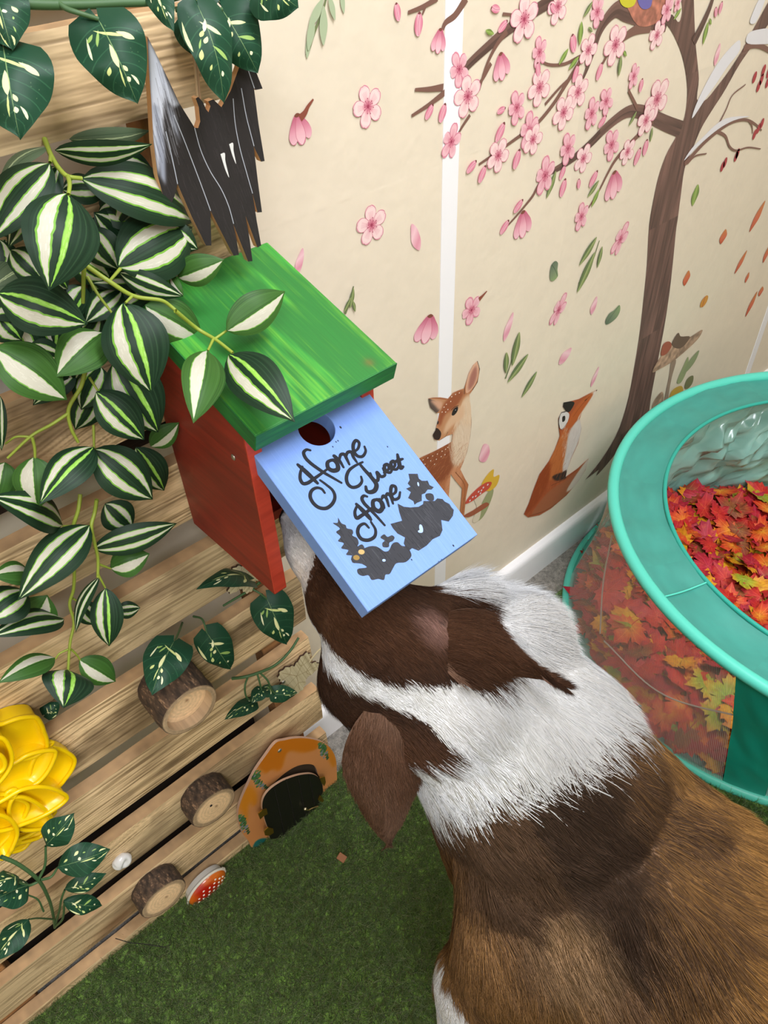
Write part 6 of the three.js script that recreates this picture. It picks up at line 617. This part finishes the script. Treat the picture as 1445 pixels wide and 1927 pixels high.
// ---------------------------------------------------------------- the dog: one continuous body from a distance field, hair on top
{
  // bones: [from, to, radius, radius, hair direction, hair length (m), zone]; in camera heights
  const B = [], bone = (a, b, ra, rb, flow, len, zone) => B.push({ a, d: [b[0] - a[0], b[1] - a[1], b[2] - a[2]], ra, rb, flow: new V3(...flow).normalize(), len, zone });
  const HD = [0.08, -0.25, 0.95];
  bone([0.223, 0.594, -0.374], [0.219, 0.586, -0.345], 0.012, 0.017, HD, 0.004, 'muzzle'); bone([0.219, 0.586, -0.345], [0.213, 0.575, -0.3], 0.0175, 0.026, HD, 0.006, 'muzzle'); bone([0.22, 0.572, -0.352], [0.216, 0.555, -0.295], 0.011, 0.018, HD, 0.006, 'muzzle');
  bone([0.213, 0.57, -0.295], [0.215, 0.553, -0.25], 0.029, 0.043, HD, 0.012, 'head'); bone([0.215, 0.553, -0.25], [0.232, 0.522, -0.208], 0.043, 0.041, [0.15, -0.4, 0.85], 0.018, 'head');
  bone([0.187, 0.535, -0.262], [0.196, 0.505, -0.23], 0.027, 0.03, [-0.25, -0.5, 0.8], 0.024, 'head'); bone([0.247, 0.545, -0.262], [0.262, 0.53, -0.215], 0.027, 0.028, [0.35, -0.25, 0.8], 0.026, 'head');
  bone([0.236, 0.505, -0.205], [0.262, 0.42, -0.15], 0.05, 0.066, [0.25, -0.75, 0.6], 0.048, 'neck'); bone([0.262, 0.42, -0.15], [0.277, 0.35, -0.09], 0.066, 0.08, [0.15, -0.6, 0.75], 0.055, 'neck'); bone([0.25, 0.44, -0.19], [0.266, 0.31, -0.165], 0.055, 0.06, [0, -1, 0.15], 0.045, 'neck');
  bone([0.282, 0.542, -0.252], [0.316, 0.508, -0.228], 0.024, 0.026, [0.75, 0.25, 0.1], 0.05, 'neck'); bone([0.314, 0.506, -0.22], [0.32, 0.45, -0.165], 0.029, 0.044, [0.6, -0.3, 0.7], 0.048, 'neck'); bone([0.319, 0.45, -0.165], [0.326, 0.37, -0.085], 0.044, 0.05, [0.4, -0.5, 0.75], 0.05, 'neck'); bone([0.255, 0.5, -0.21], [0.318, 0.505, -0.22], 0.04, 0.032, [0.6, -0.3, 0.7], 0.04, 'neck');
  bone([0.277, 0.335, -0.09], [0.287, 0.325, 0.07], 0.088, 0.098, [-0.1, -0.6, 0.9], 0.042, 'body'); bone([0.287, 0.325, 0.07], [0.297, 0.33, 0.21], 0.098, 0.09, [0, -0.4, 1], 0.034, 'body'); bone([0.27, 0.29, -0.11], [0.285, 0.28, 0.08], 0.075, 0.07, [0, -0.7, 0.6], 0.03, 'body');
  bone([0.252, 0.488, -0.195], [0.3, 0.43, -0.13], 0.052, 0.058, [0.3, -0.6, 0.7], 0.05, 'neck');
  bone([0.325, 0.405, -0.105], [0.345, 0.37, -0.04], 0.046, 0.047, [0.45, -0.4, 0.85], 0.04, 'body'); bone([0.228, 0.375, -0.13], [0.204, 0.315, -0.105], 0.045, 0.047, [-0.2, -0.8, 0.5], 0.036, 'body');
  bone([0.345, 0.36, -0.06], [0.355, 0.355, 0.1], 0.045, 0.06, [0.45, -0.35, 0.9], 0.036, 'body');
  bone([0.202, 0.33, -0.094], [0.186, 0.235, -0.114], 0.044, 0.04, [-0.2, -0.8, 0.4], 0.028, 'body'); bone([0.338, 0.33, -0.085], [0.35, 0.235, -0.11], 0.042, 0.037, [0.3, -0.8, 0.4], 0.028, 'body');
  for (const s of [-1, 1]) { const x = 0.273 + s * (s < 0 ? 0.1 : 0.08); bone([x + s * -0.006, 0.25, -0.108], [x, 0.19, -0.105], 0.04, 0.034, [0, -1, 0.2], 0.016, 'leg'); bone([x, 0.19, -0.105], [x, 0.085, -0.105], 0.034, 0.024, [0, -1, 0.1], 0.012, 'leg'); bone([x, 0.085, -0.105], [x, 0.03, -0.1], 0.02, 0.019, [0, -1, 0], 0.01, 'leg'); bone([x, 0.022, -0.1], [x, 0.018, -0.122], 0.019, 0.016, [0, -0.4, -1], 0.008, 'leg');
    const h = 0.297 + s * 0.062; bone([h, 0.3, 0.21], [h + s * 0.008, 0.2, 0.165], 0.062, 0.042, [0, -0.8, 0.5], 0.03, 'body'); bone([h + s * 0.008, 0.2, 0.165], [h, 0.11, 0.25], 0.036, 0.019, [0, -0.8, 0.5], 0.016, 'leg'); bone([h, 0.11, 0.25], [h, 0.03, 0.232], 0.017, 0.016, [0, -1, 0], 0.01, 'leg'); bone([h, 0.022, 0.23], [h, 0.018, 0.2], 0.018, 0.016, [0, -0.4, -1], 0.008, 'leg'); }
  bone([0.298, 0.35, 0.29], [0.3, 0.24, 0.37], 0.026, 0.02, [0, -0.7, 0.7], 0.05, 'body'); bone([0.3, 0.24, 0.37], [0.3, 0.16, 0.4], 0.02, 0.01, [0, -1, 0.4], 0.05, 'body');
  const cap = (q, x, y, z) => { const px = x - q.a[0], py = y - q.a[1], pz = z - q.a[2], d = q.d, L = d[0] * d[0] + d[1] * d[1] + d[2] * d[2]; const t = clamp((px * d[0] + py * d[1] + pz * d[2]) / L, 0, 1), ex = px - t * d[0], ey = py - t * d[1], ez = pz - t * d[2]; return Math.sqrt(ex * ex + ey * ey + ez * ez) - (q.ra + t * (q.rb - q.ra)); };
  const K = 0.018, sdf = (x, y, z) => { let m = 1e3; for (const q of B) { const d = cap(q, x, y, z), h = Math.max(K - Math.abs(d - m), 0) / K; m = Math.min(d, m) - h * h * K * 0.25; } return m; };
  const grad = (x, y, z, o) => { const e = 0.002; return o.set(sdf(x + e, y, z) - sdf(x - e, y, z), sdf(x, y + e, z) - sdf(x, y - e, z), sdf(x, y, z + e) - sdf(x, y, z - e)).normalize(); };
  // surface nets
  const lo = [0.11, -0.004, -0.396], hi = [0.41, 0.63, 0.44], c = 0.0052, n = lo.map((l, i) => Math.ceil((hi[i] - l) / c) + 1), f = new Float32Array(n[0] * n[1] * n[2]), at = (i, j, k) => (k * n[1] + j) * n[0] + i;
  for (let k = 0; k < n[2]; k++) for (let j = 0; j < n[1]; j++) for (let i = 0; i < n[0]; i++) f[at(i, j, k)] = sdf(lo[0] + i * c, lo[1] + j * c, lo[2] + k * c);
  const vid = new Int32Array(f.length).fill(-1), pos = [], idx = [];
  for (let k = 0; k < n[2] - 1; k++) for (let j = 0; j < n[1] - 1; j++) for (let i = 0; i < n[0] - 1; i++) { let sx = 0, sy = 0, sz = 0, m = 0; const v = [0, 1, 2, 3, 4, 5, 6, 7].map((b) => f[at(i + (b & 1), j + (b >> 1 & 1), k + (b >> 2))]); for (let a = 0; a < 8; a++) for (const bit of [1, 2, 4]) { const b = a | bit; if (b === a || v[a] < 0 === v[b] < 0) continue; const t = v[a] / (v[a] - v[b]); sx += (a & 1) + (bit === 1 ? t : 0); sy += (a >> 1 & 1) + (bit === 2 ? t : 0); sz += (a >> 2) + (bit === 4 ? t : 0); m++; } if (m) { vid[at(i, j, k)] = pos.length / 3; pos.push(lo[0] + (i + sx / m) * c, lo[1] + (j + sy / m) * c, lo[2] + (k + sz / m) * c); } }
  const quad = (a, b, d, e, flip) => (flip ? idx.push(a, d, b, a, e, d) : idx.push(a, b, d, a, d, e));
  for (let k = 1; k < n[2] - 1; k++) for (let j = 1; j < n[1] - 1; j++) for (let i = 1; i < n[0] - 1; i++) { const s = f[at(i, j, k)] < 0; if (s !== f[at(i + 1, j, k)] < 0) quad(vid[at(i, j - 1, k - 1)], vid[at(i, j, k - 1)], vid[at(i, j, k)], vid[at(i, j - 1, k)], !s); if (s !== f[at(i, j + 1, k)] < 0) quad(vid[at(i - 1, j, k - 1)], vid[at(i, j, k - 1)], vid[at(i, j, k)], vid[at(i - 1, j, k)], s); if (s !== f[at(i, j, k + 1)] < 0) quad(vid[at(i - 1, j - 1, k)], vid[at(i, j - 1, k)], vid[at(i, j, k)], vid[at(i - 1, j, k)], !s); }
  // survey marks: points of the coat found on the body
  const hit = (px, py) => { const d = ray(px, py); let t = 0.35, bt = 0.35, bq = 9; for (let i = 0; i < 160; i++) { const q = sdf(d.x * t, 1 + d.y * t, d.z * t); if (q < bq) { bq = q; bt = t; } if (q < 0.0008 || t > 0.9) break; t += Math.max(q * 0.8, 0.001); } return new V3(d.x * bt, 1 + d.y * bt, d.z * bt); };
  const seg = (p, a, b) => { const ab = b.clone().sub(a), t = clamp(p.clone().sub(a).dot(ab) / ab.lengthSq(), 0, 1); return [p.distanceTo(a.clone().addScaledVector(ab, t)), t]; };
  const blaze = [[566, 1120, 0.005], [592, 1196, 0.0055], [628, 1246, 0.006], [672, 1280, 0.007], [730, 1304, 0.009], [790, 1320, 0.012], [850, 1335, 0.02]].map(([x, y, w]) => [hit(x, y), w]);
  const blazeD = (p) => { let m = 9; for (let i = 0; i + 1 < blaze.length; i++) { const [d, t] = seg(p, blaze[i][0], blaze[i + 1][0]); m = Math.min(m, d - lerp(blaze[i][1], blaze[i + 1][1], t)); } return m; };
  const q1 = hit(880, 1600), q2 = hit(1045, 1548), q3 = hit(1228, 1412), CPN = new V3().crossVectors(q2.clone().sub(q1), q3.clone().sub(q1)).normalize(); if (CPN.dot(hit(900, 1350).sub(q1)) < 0) CPN.negate();
  const capR = [hit(680, 1160), hit(868, 1188)], capL = [hit(610, 1268), hit(752, 1368)], saddle = hit(1040, 1660), patch = hit(1065, 1795);
  const pink = hit(812, 1168), canal = hit(832, 1166);
  const col3 = (h) => new THREE.Color(h), C = { choc: col3(0x5a3b28), choc2: col3(0x3a261b), white: col3(0xffffff), grey: col3(0xcfc7c1), tan: col3(0xb8874a), brown: col3(0x6f533c), dark: col3(0x443225), mid: col3(0x7a5638), pink: col3(0xb98d80), earc: col3(0x8a6a58), sand: col3(0xb08c66) };
  const out = new THREE.Color();
  function coat(p, zone, jit) { // p in camera heights
    const nz = fbm(p.x * 60 + 3, p.y * 60 + p.z * 60, 3) - 0.5, n2 = vn3(p.x * 26, p.y * 26, p.z * 26) - 0.5, white = (g) => out.copy(C.white).lerp(C.grey, clamp(g + 0.12 * n2, 0, 1)), choc = () => out.copy(C.choc).lerp(C.choc2, clamp(0.45 + n2 * 1.2 + 0.2 * jit, 0, 1));
    if (zone === 'ear') return p.x > 0.222 ? out.copy(C.choc).lerp(C.choc2, clamp(0.3 + n2, 0, 1)) : out.copy(C.choc).lerp(C.earc, clamp(0.5 + n2, 0, 1));
    if (zone === 'leg' || p.y < 0.17 || (p.x < 0.215 && p.y < 0.235 + 0.02 * nz)) return white(0.15);
    const cut = p.clone().sub(q1).dot(CPN) - 0.03 + 0.02 * nz + 0.014 * jit; // above the line where the white ruff ends
    if (cut > 0) {
      if (p.z < -0.325 + 0.02 * nz) return white(0.5);
      if (blazeD(p) + 0.004 * nz + jit * 0.002 < 0) return white(0.08);
      const dr = seg(p, capR[0], capR[1])[0] + 0.012 * nz + 0.003 * jit, dl = seg(p, capL[0], capL[1])[0] + 0.01 * nz + 0.003 * jit;
      if ((p.z < -0.262 + 0.01 * nz && p.x < 0.272) || dr < 0.041 || (dl < 0.031 && p.x < 0.235)) { choc(); const pk = p.distanceTo(pink); if (pk < 0.02) out.lerp(C.pink, 0.75 * (1 - pk / 0.02)); return out; }
      return white(0.05);
    }
    if (p.z < -0.13 && p.y < 0.3 && Math.abs(p.x - 0.268) < 0.05) return white(0.1);
    // saddle to tan flanks
    const back = sstep(p.y, 0.33, 0.43), rear = sstep(p.z, -0.06, 0.05) * 0.8 + 0.55 * sstep(p.x, 0.3, 0.36); let k = clamp(0.28 + 0.6 * (1 - back) + 0.8 * rear * (0.55 + 0.45 * sstep(p.x, 0.24, 0.33)) + n2 * 0.55 - 0.6 * (1 - sstep(p.distanceTo(saddle), 0.02, 0.1)), 0, 1);
    out.copy(C.dark).lerp(C.brown, clamp(k * 1.9, 0, 1)); out.lerp(C.tan, clamp((k - 0.36) * 1.5 + jit * 0.45, 0, 0.95)); if (p.x < 0.22) out.lerp(C.brown, 0.5); out.lerp(C.sand, 0.6 * (1 - sstep(p.distanceTo(patch), 0.01, 0.045))); return out;
  }
  const nearest = (p) => { let m = 9, z = B[0]; for (const q of B) { const d = cap(q, p.x, p.y, p.z); if (d < m) { m = d; z = q; } } return z; };
  const flowAt = (p, o) => { o.set(0, 0, 0); let len = 0, tw = 0; for (const q of B) { const d = cap(q, p.x, p.y, p.z); if (d > 0.06) continue; const w = Math.exp(-Math.max(d, 0) * 150); o.addScaledVector(q.flow, w); len += q.len * w; tw += w; } o.normalize(); return len / tw; };
  const nv = pos.length / 3, nor = new Float32Array(nv * 3), colr = new Float32Array(nv * 3), P = new V3(), G = new V3(), zones = [];
  for (let i = 0; i < nv; i++) { P.set(pos[3 * i], pos[3 * i + 1], pos[3 * i + 2]); grad(P.x, P.y, P.z, G); nor[3 * i] = G.x; nor[3 * i + 1] = G.y; nor[3 * i + 2] = G.z; const z = nearest(P).zone; zones.push(z); const q = coat(P, z, 0); let dk = 1; if (P.distanceTo(canal) < 0.0045) q.set(0x2a1915); if (P.z < -0.378 && P.y > 0.587) q.set(0x2a1c18); colr[3 * i] = q.r; colr[3 * i + 1] = q.g; colr[3 * i + 2] = q.b; }
  const body = new THREE.BufferGeometry(); body.setAttribute('position', new THREE.Float32BufferAttribute(pos.map((v) => v * S), 3)); body.setAttribute('normal', new THREE.BufferAttribute(nor, 3)); body.setAttribute('color', new THREE.BufferAttribute(colr, 3)); body.setIndex(idx);
  const t = thing('dog', 'brown and white long-haired dog with its muzzle pushed inside the birdhouse under the blue front', 'dog', V(0.28, 0, 0.05));
  // ears, eyes: shaped apart and merged into the one body
  const colour = (g, h) => { const n2 = g.attributes.position.count, a = new Float32Array(n2 * 3), q = new THREE.Color(h); for (let i = 0; i < n2; i++) { a[3 * i] = q.r; a[3 * i + 1] = q.g; a[3 * i + 2] = q.b; } g.setAttribute('color', new THREE.BufferAttribute(a, 3)); g.deleteAttribute('uv'); return g; };
  const earL = [hit(716, 1372).multiplyScalar(S), dP(730, 1588, 0.655)], earR = [hit(868, 1205).multiplyScalar(S), dP(1052, 1286, 0.548)];
  const earG = []; const mk = (a, b, w, o) => { const g1 = leafGeo(a, b, w, o), g2 = g1.clone(), p = g2.attributes.position, m = g1.attributes.normal; for (let i = 0; i < p.count; i++) p.setXYZ(i, p.getX(i) - m.getX(i) * 0.004, p.getY(i) - m.getY(i) * 0.004, p.getZ(i) - m.getZ(i) * 0.004); earG.push([g1, b.clone().sub(a).normalize()]); return [colour(g1, 0x5a3f30), colour(g2, 0x7d5a4c)]; };
  const ears = [...mk(earL[0].clone().addScaledVector(earL[1].clone().sub(earL[0]), -0.12), earL[1], 0.078, { ear: 0.8, fold: 0.42, arch: 0.1, roll: 0.2, droop: 0.0 }), ...mk(earR[0].clone().addScaledVector(earR[1].clone().sub(earR[0]), -0.3), earR[1], 0.08, { ear: 1.8, fold: 0.5, arch: 0.16, roll: -0.35, droop: 0.02 })];
  const eyes = [[0.1905, 0.579, -0.291], [0.2365, 0.582, -0.291]].map(([x, y, z]) => colour(new THREE.SphereGeometry(0.0095, 16, 12).translate(x * S, y * S, z * S), 0x1c120c));
  wpart('body', mergeGeometries([body, ...ears, ...eyes]), M({ vertexColors: true, roughness: 0.8 }), t);
  // hair
  const hg = new THREE.BufferGeometry(); { const p = [], q = [], nn = [], SEG = 4; for (let k = 0; k <= SEG; k++) { const f2 = k / SEG, w = 0.5 * Math.pow(1 - f2, 0.6) + 0.04, b = -0.2 * f2 * f2; p.push(-w, f2, b, w, f2, b); nn.push(-0.2, 0.05, 0.97, 0.2, 0.05, 0.97); } for (let k = 0; k < SEG; k++) { const a = 2 * k; q.push(a, a + 1, a + 3, a, a + 3, a + 2); } hg.setAttribute('position', new THREE.Float32BufferAttribute(p, 3)); hg.setAttribute('normal', new THREE.Float32BufferAttribute(nn, 3)); hg.setIndex(q); }
  const strands = [], A = new V3(), Bb = new V3(), Cc = new V3(), N = new V3(), FL = new V3(), X = new V3(), Y = new V3(), mt = new THREE.Matrix4();
  const tuft = (p, nrm, flow, len, wid, lift, colr2) => { // p metres; strand lies along the flow, lifted off the skin
    const j1 = (vn3(p.x * 160, p.y * 160, p.z * 160) - 0.5) * 1.1 + (vn3(p.x * 28 + 9, p.y * 28, p.z * 28) - 0.5) * 1.3 + rnd(-0.22, 0.22), j2 = (vn3(p.x * 120 + 50, p.y * 120, p.z * 120) - 0.5) * (lift > 0.15 ? 0.34 : 0.14) + rnd(-0.06, 0.06); Y.copy(flow).addScaledVector(nrm, -flow.dot(nrm)); if (Y.lengthSq() < 1e-4) return; Y.normalize(); X.crossVectors(Y, nrm); Y.addScaledVector(X, j1 * 0.55).addScaledVector(nrm, Math.max(0.05, lift + j2)).normalize(); X.crossVectors(Y, nrm).normalize(); const Z = new V3().crossVectors(X, Y); const rl = rnd(-0.35, 0.35); X.multiplyScalar(Math.cos(rl)).addScaledVector(Z, Math.sin(rl)); Z.crossVectors(X, Y); mt.makeBasis(X.clone().multiplyScalar(wid), Y.clone().multiplyScalar(len), Z.clone().multiplyScalar(len)); mt.setPosition(p); strands.push([mt.clone(), colr2.clone()]); };
  for (let i = 0; i < idx.length; i += 3) { const ia = idx[i], ib = idx[i + 1], ic = idx[i + 2]; A.fromArray(pos, ia * 3); Bb.fromArray(pos, ib * 3); Cc.fromArray(pos, ic * 3); const area = new V3().crossVectors(Bb.clone().sub(A), Cc.clone().sub(A)).length() / 2 * S * S, z = zones[ia]; const far = A.z > 0.16 || A.y < 0.2; let dens = (z === 'muzzle' || z === 'head' ? 1350000 : z === 'leg' ? 350000 : 780000) * (far ? 0.22 : 1); let cnt = area * dens; cnt = Math.floor(cnt) + (rnd() < cnt % 1 ? 1 : 0);
    for (let k = 0; k < cnt; k++) { let u = rnd(), v = rnd(); if (u + v > 1) { u = 1 - u; v = 1 - v; } P.copy(A).multiplyScalar(1 - u - v).addScaledVector(Bb, u).addScaledVector(Cc, v); N.set(lerp(lerp(nor[3 * ia], nor[3 * ib], u), nor[3 * ic], v), lerp(lerp(nor[3 * ia + 1], nor[3 * ib + 1], u), nor[3 * ic + 1], v), lerp(lerp(nor[3 * ia + 2], nor[3 * ib + 2], u), nor[3 * ic + 2], v)).normalize(); const len = flowAt(P, FL); if (P.distanceTo(canal) < 0.006 || P.z < -0.377) continue; const pk = P.distanceTo(pink) < 0.016 ? 0.3 : 1; if (pk < 1 && rnd() < 0.5) continue;
      const q = coat(P, z, rnd(-1, 1)).clone(); q.multiplyScalar(q.b > 0.5 ? rnd(0.95, 1.0) : rnd(0.62, 1.36)); const L = len * rnd(0.65, 1.15); tuft(P.clone().multiplyScalar(S), N, FL, L, z === 'head' || z === 'muzzle' ? 0.0005 : 0.0007, z === 'neck' ? 0.11 : z === 'body' ? 0.17 : 0.12, q); } }
  for (const [g, ax] of earG) { const p = g.attributes.position, m = g.attributes.normal; for (let i = 0; i < 14000; i++) { const a = Math.floor(rnd(0, GV)), b = Math.floor(rnd(0, GU)), u = rnd(), v = rnd(), q0 = a * (GU + 1) + b, q1 = q0 + 1, q2 = q0 + GU + 1; A.fromBufferAttribute(p, q0); Bb.fromBufferAttribute(p, q1); Cc.fromBufferAttribute(p, q2); P.copy(A).addScaledVector(Bb.clone().sub(A), u).addScaledVector(Cc.clone().sub(A), v); N.fromBufferAttribute(m, q0); const sgn = 1; const q = coat(P.clone().divideScalar(S), 'ear', rnd(-1, 1)).clone().multiplyScalar(rnd(0.75, 1.2)); tuft(P, N, ax, rnd(0.012, 0.022), 0.0006, 0.14, q); } }
  const per = Math.ceil(strands.length / 1), im = new THREE.InstancedMesh(hg, MP({ color: 0xffffff, roughness: 0.8, specularIntensity: 0.3, side: THREE.DoubleSide }), strands.length); strands.forEach(([m, q], i) => { m.elements[12] -= t.position.x; m.elements[13] -= t.position.y; m.elements[14] -= t.position.z; im.setMatrixAt(i, m); im.setColorAt(i, q); }); im.name = 'fur'; im.userData.kind = 'stuff'; im.castShadow = im.receiveShadow = true; t.add(im);
  console.log('dog verts', nv, 'hairs', strands.length);
}

renderer.render(scene, camera);
